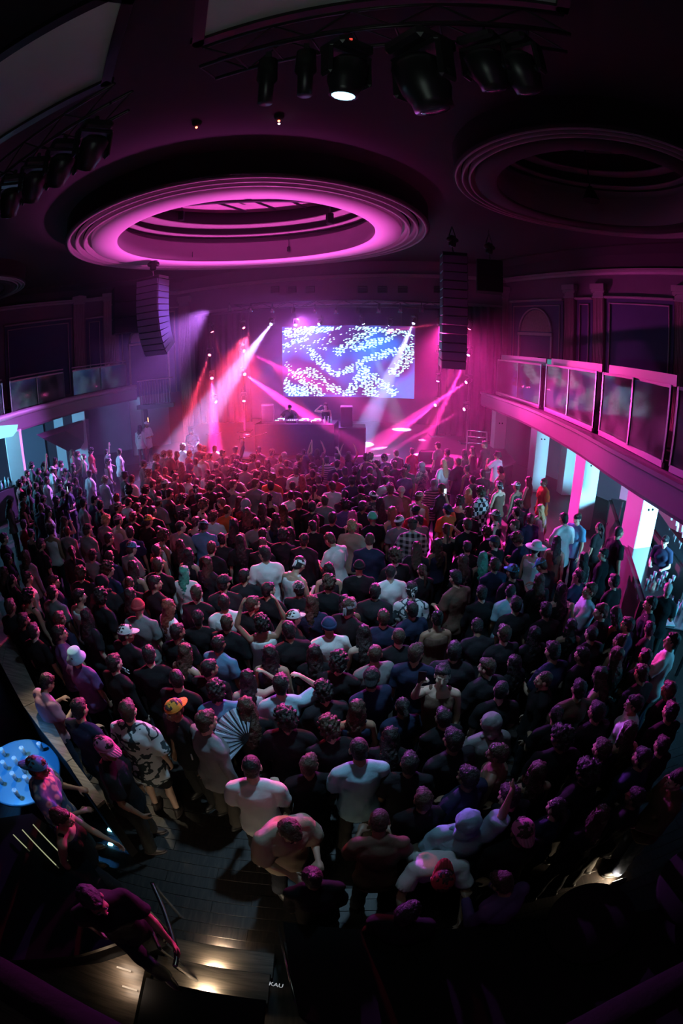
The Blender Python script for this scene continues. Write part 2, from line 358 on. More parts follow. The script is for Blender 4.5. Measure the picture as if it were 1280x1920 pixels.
def rig(p):
    if p in RIG: return RIG[p]
    P = POSES[p]; sit = P.get('legs') == 'sit'
    hip = Vector((0, 0, .93 if not sit else .52)); U = Matrix.Translation(hip) @ Matrix.Rotation(R(-P['lean']), 4, 'X') @ Matrix.Translation(Vector((0, 0, -.93)))
    nb = U @ Vector((0, -.01, 1.47))
    H = Matrix.Translation(nb) @ Matrix.Rotation(R(-P['lean']*.45), 4, 'X') @ Matrix.Rotation(R(P['head'][1]), 4, 'Z') @ Matrix.Rotation(R(-P['head'][0]), 4, 'X') @ Matrix.Translation(Vector((0, .018, .165)))
    r = dict(U=U, H=H, hip=hip, sit=sit)
    for k, sx in (('L', -1), ('Rr', 1)):
        up, fo, grip = P[k]; sh = U @ Vector((sx*.178, -.01, 1.395)); el = sh+up*.285; wr = el+fo*.25
        r[k] = (sh, el, wr, up, fo, grip)
    legs = []
    for sx in (-1, 1):
        h0 = hip+Vector((sx*.088, 0, -.02))
        if sit: kn = h0+Vector((sx*.08, .40, .0)); an = kn+Vector((0, .03, -.42))
        elif P.get('legs') == 'walk': kn = h0+Vector((sx*.02, .16*sx+.02, -.40)); an = Vector((sx*.11, .24*sx-.02, .09))
        else: kn = Vector((sx*.115, .02, .50)); an = Vector((sx*.135, -.015*sx-.02, .09))
        legs.append((h0, kn, an))
    r['legs'] = legs; RIG[p] = r; return r
def R3(M): return M.to_3x3()
CACHE = {}
TORSO = [(.86, .135, .10, 0), (.93, .165, .118, 0), (1.02, .15, .105, .005), (1.12, .138, .098, .008), (1.22, .152, .108, .0), (1.32, .168, .115, -.008), (1.40, .155, .098, -.012), (1.455, .10, .075, -.012)]
def body_mesh(p):
    k = ('body', p)
    if k in CACHE: return CACHE[k]
    r = rig(p); U = r['U']; b = MB(); R_ = R3(U)
    b.loft([(U @ Vector((0, y, z)), rx, ry, R_) for z, rx, ry, y in TORSO])
    for sx in (-1, 1):   # shoulder caps, trapezius, shoulder blades
        b.cap(U @ Vector((sx*.03, -.015, 1.46)), U @ Vector((sx*.165, -.01, 1.405)), .052, .056)
        b.ell(U @ Vector((sx*.085, -.072, 1.32)), (.06, .032, .09)); b.ell(U @ Vector((sx*.072, .080, 1.30)), (.07, .030, .06))
        b.ell(r['hip']+Vector((sx*.075, -.040, -.03)), (.075, .062, .085))
    H = r['H']; HR = R3(H); nb = U @ Vector((0, -.01, 1.45))
    b.cap(nb, H @ Vector((0, -.02, -.07)), .060, .052)
    b.ell(H @ Vector((0, -.012, .025)), (.074, .092, .092), HR); b.ell(H @ Vector((0, .028, -.03)), (.058, .066, .082), HR)   # skull and face
    b.ell(H @ Vector((0, .062, -.085)), (.026, .022, .022), HR)      # chin
    b.cap(H @ Vector((0, .088, .012)), H @ Vector((0, .104, -.022)), .009, .014)    # nose
    b.ell(H @ Vector((0, .082, -.052)), (.022, .012, .010), HR)      # mouth
    b.ell(H @ Vector((0, .074, .028)), (.052, .016, .012), HR)      # brow
    for sx in (-1, 1): b.ell(H @ Vector((sx*.076, -.008, -.005)), (.010, .020, .032), HR); b.ell(H @ Vector((sx*.045, .05, -.02)), (.022, .03, .022), HR)
    for sx, kk in ((-1, 'L'), (1, 'Rr')):
        sh, el, wr, up, fo, g = r[kk]
        b.cap(sh, el, .050, .037); b.cap(sh+up*.09, sh+up*.18, .048, .044); b.cap(el, wr, .038, .024); b.cap(el+fo*.04, el+fo*.11, .041, .036)
        F = frame(fo); side = F.col[0]; nor = F.col[1]
        inward = Vector((-sx, 0, 0)) if abs(fo.z) > .5 else Vector((0, 0, -1))
        nor = (inward-fo*inward.dot(fo)).normalized(); side = fo.cross(nor).normalized()
        fwd = Vector((0, 1, 0)) if abs(fo.z) > .5 else Vector((-sx, 0, 0))
        if side.dot(fwd) < 0: side = -side       # thumb side
        pc = wr+fo*.05; Mx = Matrix((side, nor, fo)).transposed()
        b.ell(pc, (.038, .017, .055), Mx); b.cap(wr-fo*.02, wr+fo*.03, .024, .024)
        for q in range(4):
            base = wr+fo*(.085-.005*abs(q-1.3))+side*(.030-.020*q); L = (.068, .078, .072, .056)[q]
            a1 = g*.9+.08*q; d1 = (fo*math.cos(a1)+nor*math.sin(a1)); a2 = g*2.0+.12*q; d2 = (fo*math.cos(a2)+nor*math.sin(a2))
            m1 = base+d1*L*.55; b.cap(base-fo*.01, m1, .0092, .0085, 8, 3); b.cap(m1, m1+d2*L*.5, .0085, .0072, 8, 3)
        t0 = wr+fo*.025+side*.025; t1 = t0+(side*.75+fo*.6+nor*.25).normalized()*.042; t2 = t1+(side*.25+fo*.8+nor*(.3+g*.5)).normalized()*.034
        b.cap(t0, t1, .012, .0105, 8, 3); b.cap(t1, t2, .0105, .008, 8, 3)
    for h0, kn, an in r['legs']:
        b.cap(h0, kn, .082, .052); b.cap(kn, an, .050, .034); m = kn.lerp(an, .3); b.ell(m+Vector((0, -.018, 0)), (.048, .05, .10))
        b.cap(an+Vector((0, 0, -.03)), an+Vector((0, .11, -.062)), .034, .022)
    me = sculpt(b, 'body', .0078, 2, 5200); CACHE[k] = me; return me
def shirt_mesh(p, kind):
    k = (kind, p)
    if k in CACHE: return CACHE[k]
    r = rig(p); U = r['U']; R_ = R3(U); b = MB(); e = {'tee': .028, 'long': .032, 'tank': .022, 'over': .045}[kind]
    hem = {'tee': .80, 'long': .78, 'tank': .86, 'over': .70}[kind]
    T = [(U @ Vector((0, y-.004, z)), rx+e*(1 if z < 1.42 else .35), ry+e*(1 if z < 1.42 else .4), R_) for z, rx, ry, y in TORSO if (z < 1.45 or kind != 'tank')]
    z0 = TORSO[0]; T = [((U @ Vector((0, 0, hem))) if not r['sit'] else U @ Vector((0, 0, .86)), z0[1]+e+.036, z0[2]+e+.040, R_)] + T[1:]
    b.loft(T)
    for sx, kk in ((-1, 'L'), (1, 'Rr')):
        sh, el, wr, up, fo, g = r[kk]
        b.ell(U @ Vector((sx*.072, .088, 1.29)), (.085, .04+e*.5, .085)); b.ell(U @ Vector((sx*.085, -.075, 1.31)), (.08, .036+e*.6, .11))
        if kind == 'tank':
            b.cap(U @ Vector((sx*.085, -.05, 1.30)), U @ Vector((sx*.095, -.02, 1.475)), .04, .028); b.cap(U @ Vector((sx*.095, .05, 1.30)), U @ Vector((sx*.095, 0, 1.475)), .035, .026); continue
        b.cap(U @ Vector((sx*.035, -.015, 1.465)), sh+Vector((0, 0, .01)), .054+e*.35, .058+e*.5)
        if kind == 'tee':
            b.tube([sh, sh+up*.10, sh+up*.20], [.062+e*.4, .064+e*.5, .066+e*.6], 14)
        elif kind == 'over':
            b.tube([sh, sh+up*.12, sh+up*.26], [.066+e*.4, .074+e*.5, .078+e*.6], 14)
        else:
            b.cap(sh, el, .066, .058); b.cap(el, wr-fo*.01, .058, .040); b.cap(wr-fo*.05, wr-fo*.02, .045, .043)
    if not r['sit']:
        for sx in (-1, 1): b.ell(U @ Vector((sx*.075, -.048, .90)), (.115, .115 if kind != 'tank' else .09, .10))
    if kind != 'tank': b.loft([(U @ Vector((0, -.015, 1.44)), .085, .07, R_), (U @ Vector((0, -.008, 1.495)), .066, .06, R_)])
    me = sculpt(b, 'shirt', .0125, 2, 2600, folds=.008 if kind != 'tank' else .002, seed=len(CACHE)); CACHE[k] = me; return me
def trouser_mesh(p, kind):
    k = ('tr'+kind, p)
    if k in CACHE: return CACHE[k]
    r = rig(p); U = r['U']; b = MB(); hip = r['hip']
    b.loft([(hip+Vector((0, -.008, -.10)), .175, .135, None), (hip+Vector((0, -.004, 0)), .182, .134, None), (hip+Vector((0, 0, .07)), .166, .118, None)])
    for sx in (-1, 1): b.ell(hip+Vector((sx*.075, -.036, -.05)), (.092, .078, .10))
    for h0, kn, an in r['legs']:
        if kind == 'short': b.cap(h0+Vector((0, 0, -.03)), h0.lerp(kn, .85), .10, .085)
        else:
            b.cap(h0+Vector((0, 0, -.03)), kn, .098, .076); b.tube([kn, kn.lerp(an, .5), an+Vector((0, 0, -.01))], [.075, .074, .078], 14)
    me = sculpt(b, 'trousers', .014, 2, 1500, folds=.006, seed=len(CACHE)); CACHE[k] = me; return me
def shoe_mesh():
    if 'shoe' in CACHE: return CACHE['shoe']
    b = MB(); b.loft([((0, .04, -.088), .046, .135, None), ((0, .04, -.062), .047, .136, None)], 20)
    b.loft([((0, .04, -.062), .042, .128, None), ((0, .035, -.03), .040, .115, None), ((0, .0, .0), .036, .062, None), ((0, -.025, .04), .036, .045, None)], 20)
    me = b.mesh('shoe', True); CACHE['shoe'] = me; return me
def bumpy(b, amp, sc, name, faces=900, vox=.011):
    me = sculpt(b, name, vox, 1, 99999)
    for v in me.vertices:
        d = noise.noise(v.co*sc)*amp; v.co += v.normal*d
    TMPo = bpy.data.objects.new('t', me); TMP.collection.objects.link(TMPo); m = TMPo.modifiers.new('d', 'DECIMATE'); m.ratio = min(1, faces/(len(me.polygons)*2))
    dg = tmpdg(); out = bpy.data.meshes.new_from_object(TMPo.evaluated_get(dg), depsgraph=dg); bpy.data.objects.remove(TMPo)
    out.name = name; out.shade_smooth(); return out
def hair_mesh(kind):
    k = 'h_'+kind
    if k in CACHE: return CACHE[k]
    b = MB()
    if kind == 's': b.ell((0, -.026, .042), (.084, .094, .094)); b.ell((0, -.05, -.02), (.070, .062, .07)); b.ell((0, .035, .085), (.06, .05, .038)); me = bumpy(b, .012, 45, 'hair')
    elif kind == 'z': b.ell((0, -.020, .034), (.0775, .094, .090)); b.ell((0, -.045, -.02), (.066, .058, .06)); me = bumpy(b, .002, 60, 'hair', 700)
    elif kind == 'c': b.ell((0, -.02, .055), (.10, .105, .098)); b.ell((0, -.055, -.01), (.09, .07, .08)); b.ell((0, .045, .085), (.075, .055, .045)); me = bumpy(b, .045, 38, 'hair', 1500)
    elif kind == 'l':
        b.ell((0, -.022, .042), (.087, .098, .094)); b.ell((0, .03, .08), (.062, .05, .038))
        b.loft([((0, -.03, .03), .088, .075, None), ((0, -.055, -.08), .094, .062, None), ((0, -.095, -.20), .105, .05, None), ((0, -.115, -.33), .10, .04, None), ((0, -.115, -.43), .055, .026, None)])
        for sx in (-1, 1): b.cap((sx*.07, .0, .02), (sx*.088, -.02, -.16), .028, .03)
        me = bumpy(b, .022, 26, 'hair', 1600)
    elif kind == 'u': b.ell((0, -.022, .04), (.081, .094, .090)); b.ell((0, -.05, -.015), (.068, .058, .06)); b.ell((0, -.085, .115), (.042, .042, .038)); me = bumpy(b, .012, 45, 'hair')
    elif kind == 'p':
        b.ell((0, -.022, .04), (.081, .094, .090)); b.ell((0, -.05, -.015), (.068, .058, .06)); b.cap((0, -.10, .07), (0, -.16, -.02), .03, .035); b.cap((0, -.16, -.02), (0, -.15, -.22), .035, .018); me = bumpy(b, .014, 40, 'hair')
    CACHE[k] = me; return me
def hat_mesh(kind):
    k = 't_'+kind
    if k in CACHE: return CACHE[k]
    b = MB(); prof = []
    dome = lambda r, h, z0, n=7: [(r*math.cos(math.pi/2*i/n)+.0005, z0+h*math.sin(math.pi/2*i/n)) for i in range(n+1)]
    if kind in ('cap', 'capb'):
        b.lathe(dome(1, 1, 0)); b.v = [Vector((v.x*.089, v.y*.103-.012, v.z*.088+.045)) for v in b.v]
        s = 1 if kind == 'cap' else -1; n = 9; top = []; bot = []
        for i in range(n):
            a = math.pi*(.12+.76*i/(n-1)); x, y = .089*math.cos(a), .103*math.sin(a)*s-.012
            q = math.sin(math.pi*i/(n-1)); X, Y = .082*math.cos(a), y+s*.082*q**.5
            top.append(((x, y, .05), (X, Y, .036-.012*q+.010*(1-abs(math.cos(a))))))
        for i in range(n-1):
            (a, b1), (c, d) = top[i], top[i+1]; dn = lambda v: (v[0], v[1], v[2]-.006)
            b.add([a, b1, d, c, dn(a), dn(b1), dn(d), dn(c)], [(0, 1, 2, 3), (7, 6, 5, 4), (1, 5, 6, 2), (0, 4, 5, 1), (3, 2, 6, 7)])
        b.ell((0, -.012, .134), (.008, .008, .005), None, 8, 4)
        b.lathe([(1.0, 0), (1.012, 0), (1.012, .18), (1.0, .18)], n=32); m = len(b.v)
        for i in range(m-32*4, m): v = b.v[i]; b.v[i] = Vector((v.x*.089, v.y*.103-.012, v.z*.088+.043))
    elif kind == 'beanie':
        b.lathe(dome(1, 1, 0)); b.v = [Vector((v.x*.088, v.y*.104-.016, v.z*.104+.035)) for v in b.v]
        b2 = MB(); b2.lathe([(.97, -.3), (1.05, -.3), (1.07, 0), (1.05, .28), (.98, .28)], n=32); b.add([Vector((v.x*.088, v.y*.104-.016, v.z*.085+.03)) for v in b2.v], b2.f)
    elif kind == 'bucket':
        b.lathe([(.135, -.005), (.138, .0), (.096, .05), (.088, .125), (.07, .14), (.001, .143)], n=32); b.v = [Vector((v.x, v.y*1.1-.012, v.z)) for v in b.v]
    elif kind == 'sun':
        b.lathe([(.195, .03), (.197, .035), (.12, .052), (.096, .058), (.088, .12), (.06, .145), (.001, .148)], n=36); b.v = [Vector((v.x, v.y*1.1-.012, v.z)) for v in b.v]
    elif kind == 'scarf':
        b.lathe(dome(1, 1, 0)); b.v = [Vector((v.x*.087, v.y*.103-.014, v.z*.098+.028)) for v in b.v]; b.cap((0, -.11, .02), (0, -.135, -.06), .02, .008); b.cap((.01, -.11, .02), (.03, -.13, -.05), .016, .006)
    elif kind == 'hood':
        b.ell((0, -.03, .03), (.108, .112, .115)); b.ell((0, -.07, -.09), (.11, .07, .07)); b.cap((-.09, .0, -.12), (.09, 0, -.12), .035, .035); me = bumpy(b, .012, 22, 'hood', 900); CACHE[k] = me; return me
    me = b.mesh(kind, True); CACHE[k] = me
    return me
SKINS = [(.55, .34, .25), (.42, .25, .17), (.62, .42, .33), (.24, .13, .085), (.5, .31, .22), (.34, .2, .13)]
HAIRC = {'k': (.012, .01, .01), 'b': (.05, .028, .016), 'y': (.42, .29, .14), 'r': (.22, .05, .03), 'g': (.05, .35, .25), 'w': (.45, .42, .4), 'p': (.35, .08, .2)}
SHC = {'bk': ((.012, .012, .014), 'black'), 'wh': ((.72, .73, .74), 'white'), 'gy': ((.20, .20, .21), 'grey'), 'nv': ((.018, .026, .06), 'navy'), 'bl': ((.10, .26, .42), 'blue'),
       'or': ((.6, .13, .04), 'orange'), 'rd': ((.35, .03, .04), 'red'), 'br': ((.13, .075, .055), 'brown'), 'gn': ((.06, .16, .12), 'dark green'), 'lb': ((.35, .55, .66), 'pale blue'),
       'pk': ((.55, .28, .38), 'pink'), 'dk': ((.022, .021, .026), 'charcoal'), 'yl': ((.55, .5, .18), 'yellow'), 'tn': ((.45, .36, .27), 'tan'), 'pu': ((.16, .08, .25), 'purple')}
HATN = {'cap': 'cap', 'capb': 'backwards cap', 'beanie': 'beanie', 'bucket': 'bucket hat', 'sun': 'wide-brimmed sun hat', 'scarf': 'headscarf', 'hood': 'raised hood'}
HATC = {'bk': (.015, .015, .018), 'wh': (.7, .7, .7), 'gy': (.25, .25, .27), 'gn': (.10, .62, .36), 'or': (.75, .32, .05), 'bl': (.08, .3, .5), 'rd': (.4, .05, .06), 'nv': (.03, .05, .12), 'lb': (.3, .55, .7), 'pk': (.5, .15, .3), 'tn': (.4, .33, .28)}
def build_person(head_px, hair='s', hc='k', hat=None, hatc='bk', shirt='tee', sc='bk', pose='stand', yaw=0, size=1.0, floor=0.0, skin=None, pants='long', pc=None, fem=False, pos=None, focus=(-1.5, 21), pat=None):
    r = rig(pose); Hc = r['H'] @ Vector((0, 0, 0)); s = size
    sxy = s*(.93 if fem else 1.0)
    hz = floor + Hc.z*s
    if pos is None: q = at_z(head_px[0], head_px[1], hz)
    else: q = Vector((pos[0], pos[1], hz))
    ang = math.atan2(focus[1]-q.y, focus[0]-q.x) - math.pi/2 + R(yaw)
    off = Matrix.Rotation(ang, 3, 'Z') @ Vector((Hc.x*sxy, Hc.y*sxy, 0))
    root = thing('person', 'person', 'person', (q.x-off.x, q.y-off.y, floor), ang); root.scale = (sxy, sxy, s)
    sk = skin or SKINS[rnd.randrange(len(SKINS))]
    link('body', body_mesh(pose), M_SKIN, root, color=sk)
    link('shirt', shirt_mesh(pose, shirt), PAT[pat] if pat else M_CLOTH, root, color=SHC[sc][0])
    pcol = pc or rnd.choice([(.015, .015, .018), (.02, .022, .03), (.03, .04, .07), (.05, .045, .04), (.02, .02, .02)])
    link('trousers' if pants == 'long' else 'shorts', trouser_mesh(pose, pants), M_CLOTH, root, color=pcol)
    shc = rnd.choice([(.02, .02, .02), (.3, .3, .3), (.05, .04, .04), (.02, .02, .02)])
    for h0, kn, an in r['legs']: link('shoe', shoe_mesh(), M_SHOE, root, loc=an, color=shc)
    if hair and hat != 'hood': link('hair', hair_mesh(hair), M_HAIR, root, color=HAIRC[hc], M=r['H'].copy())
    if hat:
        o = link({'capb': 'cap', 'sun': 'sun_hat', 'bucket': 'bucket_hat', 'scarf': 'headscarf'}.get(hat, hat), hat_mesh(hat), PAT['bandana'] if hatc == 'bandana' else M_CLOTH, root, color=HATC.get(hatc, (.5, .5, .5)), M=r['H'].copy())
    return root
# ------------------------------------------------------------------ the hall
def letters(name, txt, size, m, parent, loc, rot, extrude=.003, scale=(1, 1, 1)):
    fc = bpy.data.curves.new(name, 'FONT'); fc.body = txt; fc.size = size; fc.align_x = 'CENTER'; fc.align_y = 'CENTER'; fc.extrude = extrude; fo = bpy.data.objects.new('t', fc); TMP.collection.objects.link(fo)
    me = bpy.data.meshes.new_from_object(fo.evaluated_get(tmpdg())); bpy.data.objects.remove(fo); me.materials.clear(); o = link(name, me, m, parent, loc=loc); o.rotation_euler = rot; o.scale = scale; return o

def cat(pts, n=6):
    P = [Vector(p) for p in pts]; out = []
    for i in range(len(P)-1):
        a = P[max(i-1, 0)]; b = P[i]; c = P[i+1]; d = P[min(i+2, len(P)-1)]
        for k in range(n):
            t = k/n; out.append(.5*((2*b)+(c-a)*t+(2*a-5*b+4*c-d)*t*t+(3*b-a-3*c+d)*t**3))
    return out+[P[-1]]
def offs(poly, d):
    out = []
    for i, p in enumerate(poly):
        t = (poly[min(i+1, len(poly)-1)]-poly[max(i-1, 0)]).normalized(); out.append(p+Vector((t.y, -t.x))*d)
    return out
def ribbon(mb, poly, prof):  # sweep (offset, z) profile along a plan polyline, offset to the right-hand side of travel
    rows = [[Vector((q.x, q.y, z)) for q, z in ((offs(poly, d)[i], z) for d, z in prof)] for i in range(len(poly))]
    P = len(prof); base = len(mb.v)
    for r in rows: mb.v += r
    for i in range(len(rows)-1):
        for j in range(P): a = base+i*P+j; b = base+i*P+(j+1) % P; mb.f.append((a, b, b+P, a+P))
    mb.f.append(tuple(base+j for j in range(P))[::-1]); mb.f.append(tuple(base+(len(rows)-1)*P+j for j in range(P)))
    return mb
def cross(poly, px, py):   # where the sight line of a photo point meets an upright wall
    d = ray(px, py); best = None
    for i in range(len(poly)-1):
        a, b = Vector(poly[i]), Vector(poly[i+1]); e = b-a; den = d.x*e.y-d.y*e.x
        if abs(den) < 1e-9: continue
        t = (a.x*e.y-a.y*e.x)/den; u = (a.x*d.y-a.y*d.x)/den
        if t > 0 and -1e-6 <= u <= 1+1e-6 and (best is None or t < best[0]): best = (t, e.normalized())
    if best is None: raise ValueError((px, py))
    return EYE+d*best[0], best[1]
ZC = 9.3
NTH = ['first', 'second', 'third', 'fourth', 'fifth', 'sixth', 'seventh', 'eighth', 'ninth', 'tenth', 'eleventh', 'twelfth', 'thirteenth']
RW = [(7.6, 21.1), (9.3, 16.3), (10.9, 12.1), (13.5, 4), (14.5, -4)]
LW = [(-20, -4), (-19.5, 10), (-16.6, 18.2), (-13.8, 22.2), (-8.9, 25.2)]
V2 = lambda l: [Vector(p) for p in l]
def wall(name, poly, z0, z1, m, side):
    ribbon(mb := MB(), V2(poly), [(0, z0), (side*.3, z0), (side*.3, z1), (0, z1)]); return fixn(struct(name, mb, m))
wl = wall('wall_left', LW, 0, ZC, M_PLASTER, -1)
wr = wall('wall_right', RW, 0, ZC, M_PLASTER, -1)
wb = wall('wall_back', [(14.5, -4), (-20, -4)], 0, ZC, M_DARK, -1)
# proscenium wall with its opening, and the stage house behind it
PL, PR = Vector((-8.9, 25.2)), Vector((7.6, 21.1)); PD = (PR-PL).normalized(); PN = Vector((-PD.y, PD.x))
PRO = [tuple(PL), tuple(PR)]
def pro(px, py): return cross([(-14, 26.47), (12, 20.0)], px, py)[0]
zt = 7.15
op0 = pro(358, 650); op1 = pro(940, 650)
mb = MB()
def slab(mb, a, b, z0, z1, th, out=0):  # upright slab between plan points a,b
    a = Vector(a[:2]); b = Vector(b[:2]); t = (b-a).normalized(); n = Vector((t.y, -t.x)); a2 = a+n*out; b2 = b+n*out
    return mb.prism([a2, b2, b2-n*th, a2-n*th], z0, z1)
slab(mb, PL-PD*.2, op0, 0, zt, .4); slab(mb, op1, PR+PD*.2, 0, zt, .4); slab(mb, PL-PD*.2, PR+PD*.2, zt, ZC, .4)
fixn(struct('wall_front', mb, M_PLASTER))
mb = MB(); BW = [(-12.6, 29.2), (-11.5, 28.4), (9.3, 23.6), (7.9, 21.4)]
slab(mb, (-11.8, 28.4), (9.4, 23.5), 0, 8.6, .2); slab(mb, (-9.4, 25.6), (-11.8, 28.4), 0, 8.6, .2); slab(mb, (9.4, 23.5), (7.9, 21.4), 0, 8.6, .2)
fixn(struct('wall_stage', mb, mat('stage back wall', (.035, .03, .06), .85)))
struct('ceiling_stage', MB().prism([(-9.3, 25.7), (7.9, 21.4), (9.4, 23.5), (-11.8, 28.4)], 8.6, 8.7), M_BLACK)
# floor with separate boards where the photograph shows them
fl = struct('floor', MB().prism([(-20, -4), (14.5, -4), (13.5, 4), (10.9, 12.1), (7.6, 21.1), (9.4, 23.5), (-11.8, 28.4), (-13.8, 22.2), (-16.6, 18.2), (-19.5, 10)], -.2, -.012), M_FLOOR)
bw = .15; base_board = {}
def board(parent, x0, x1, y, w_=bw, z=-.012, m=M_FLOOR, name='floorboard'):
    k = (round(x1-x0, 2), w_)
    if k not in base_board: base_board[k] = fixn(obj(name, MB().box((0, 0, .006), (x1-x0-.004, w_-.004, .012+rnd.uniform(0, .001)), bev=.002), m, parent)); o = base_board[k]
    else: o = base_board[k].copy(); COL.objects.link(o)
    o.location = ((x0+x1)/2, y, z); return o
for j in range(22):
    y = 1.36+bw*j; x = -3.9+(j % 3)*.55
    while x < 4.2:
        board(fl, x, x+1.5, y, z=-.012+rnd.uniform(0, .0012)); x += 1.5
# ceiling: plaster plane cut for three round domes
RING = [((-3.0, 14.6), 5.6), ((5.3, 8.3), 3.15), ((-14.6, 13.2), 3.15)]
bm = bmesh.new(); edges = []
def loop(pts):
    vsx = [bm.verts.new((p[0], p[1], ZC)) for p in pts]
    return [bm.edges.new((vsx[i], vsx[(i+1) % len(vsx)])) for i in range(len(vsx))]
edges += loop([(-20.3, -4.2), (14.8, -4.2), (13.8, 4), (11.2, 12.2), (7.9, 21.3), (-8.9, 25.6), (-14.1, 22.4), (-16.9, 18.4), (-19.8, 10)])
for (c, r) in RING: edges += loop([(c[0]+r*.93*math.cos(2*math.pi*k/72), c[1]+r*.93*math.sin(2*math.pi*k/72)) for k in range(72)])
bmesh.ops.triangle_fill(bm, use_beauty=True, edges=edges); me = bpy.data.meshes.new('ceiling'); bm.to_mesh(me); bm.free()
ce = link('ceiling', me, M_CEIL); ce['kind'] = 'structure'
def dome(c, R_, k, parts=True, pale=True):
    root = thing('ceiling_dome', k, 'ceiling dome', (c[0], c[1], 0))
    s = R_/5.6; z = 8.6
    prof = [(5.62, ZC), (5.60, 8.74), (5.66, 8.70), (5.66, 8.66), (5.60, 8.62)]
    fixn(obj('drum', MB().lathe([(r*s, q) for r, q in prof], n=96), M_CEIL, root, True))
    for i, (r, q) in enumerate(((5.55, 8.62), (5.30, 8.61), (5.05, 8.605))):   # three raised lips with dark grooves between
        fixn(obj('lip', MB().lathe([((r+.02)*s, q+.14), ((r+.045)*s, q+.02), ((r+.02)*s, q-.02), ((r-.03)*s, q-.02), ((r-.05)*s, q+.02), ((r-.05)*s, q+.14), ((r-.205)*s, q+.16)], n=96), M_TRIM, root, True))
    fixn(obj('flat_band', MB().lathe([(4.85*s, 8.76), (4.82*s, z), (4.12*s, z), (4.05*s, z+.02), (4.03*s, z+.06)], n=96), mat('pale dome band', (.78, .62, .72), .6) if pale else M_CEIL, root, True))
    fixn(obj('inner_wall', MB().lathe([(4.03*s, z+.06), (4.06*s, z+.1), (4.06*s, 9.45), (4.5*s, 9.45), (4.5*s, 9.75)], n=96), mat('dome wall', (.42, .32, .38), .8), root, True))
    for r, q in ((4.05, 9.76), (3.7, 10.12)):
        fixn(obj('cove_lip', MB().lathe([((r+.5)*s, q), (r*s, q), ((r-.05)*s, q+.03), (r*s, q+.07), ((r+.5)*s, q+.07)], n=96), M_TRIM, root, True))
    fixn(obj('upper_wall', MB().lathe([(4.3*s, 9.7), (4.3*s, 10.9)], n=64), M_CEIL, root, True))
    obj('crown', MB().lathe([(4.4*s, 10.9), (.01, 10.95)], n=64), mat('dome crown', (.6, .42, .5), .8, var=.2, vscale=2), root)
    return root
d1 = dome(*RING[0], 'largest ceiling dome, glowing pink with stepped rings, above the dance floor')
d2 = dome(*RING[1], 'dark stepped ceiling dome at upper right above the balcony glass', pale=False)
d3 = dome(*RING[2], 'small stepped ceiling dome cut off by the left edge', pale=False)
# pipes, ducts inside the big dome
for i in range(9):
    a = -.55+i*.17; x = -3.2+i*.82
    mb = MB().tube([(x*.7-1.4, -2.9, 10.55), (x*.7+1.6, 3.1, 10.6)], .05, 8); mb.v = [v for v in mb.v]
    if i % 2 == 0: fixn(obj('pipe', mb, M_BLKMET, d1, True))
for i in range(3): fixn(obj('cable_tray', MB().box((0, -2.2+i*1.9, 10.5), (6.4, .16, .08), rz=.22), M_DARK, d1))
for q, (px, py, h, dy) in enumerate([(340, 405, .30, 15.3), (618, 410, .36, 15.6), (252, 462, .40, 17.5), (661, 442, .26, 17.6), (541, 467, .2, 18.6), (360, 478, .25, 18.6)]):
    p = at_d(px, py, dy); top = 10.9 if q in (0, 1) else (10.15 if q == 3 else p.z+.45)
    names = ['left of the dome crown', 'right of the dome crown', 'at the left inner rim of the large dome', 'at the right inner rim of the large dome', 'on the far inner wall right of centre', 'on the far inner wall left of centre']
    t = thing('pendant_speaker', 'small black speaker hanging '+names[q], 'speaker', p, q*.5, 'speakers in the ceiling dome')
    obj('cabinet', MB().box((0, 0, 0), (h*.6, h*.6, h*1.15), bev=.03), M_BLACK, t); obj('suspension_rod', MB().tube([(0, 0, h*.5), (0, 0, max(h*.6, top-p.z))], .015, 6), M_BLKMET, t)
p = at_d(1107, 365, 9.9); t = thing('pendant_speaker', 'dark cone speaker hanging in the right ceiling dome', 'speaker', p, 0, 'speakers in the ceiling dome')
fixn(obj('cabinet', MB().lathe([(.001, .2), (.05, .2), (.2, -.15), (.001, -.16)], n=20), M_BLACK, t)); obj('suspension_rod', MB().tube([(0, 0, .18), (0, 0, 10.9-p.z)], .015, 6), M_BLKMET, t)
for px, py, c in ((369, 231, (1, .1, .05)), (523, 219, (1, .15, .1))):
    p = at_z(px, py, ZC-.03); t = thing('smoke_detector', 'tiny ceiling detector with a red light, '+('left' if px < 400 else 'right')+' of the two above the dome', 'detector', p, 0, 'ceiling detectors')
    obj('housing', MB().cap((0, 0, .0), (0, 0, .03), .09, .09), M_DARK, t, True); obj('indicator', MB().ell((0, 0, -.10), (.022, .022, .022)), emit('red led', c, 14), t)
p = at_z(523, 232, ZC-.16); obj('indicator', MB().ell((0, 0, 0), (.02, .02, .02)), emit('white led', (.8, .9, 1), 10), t, loc=(p-t.location))

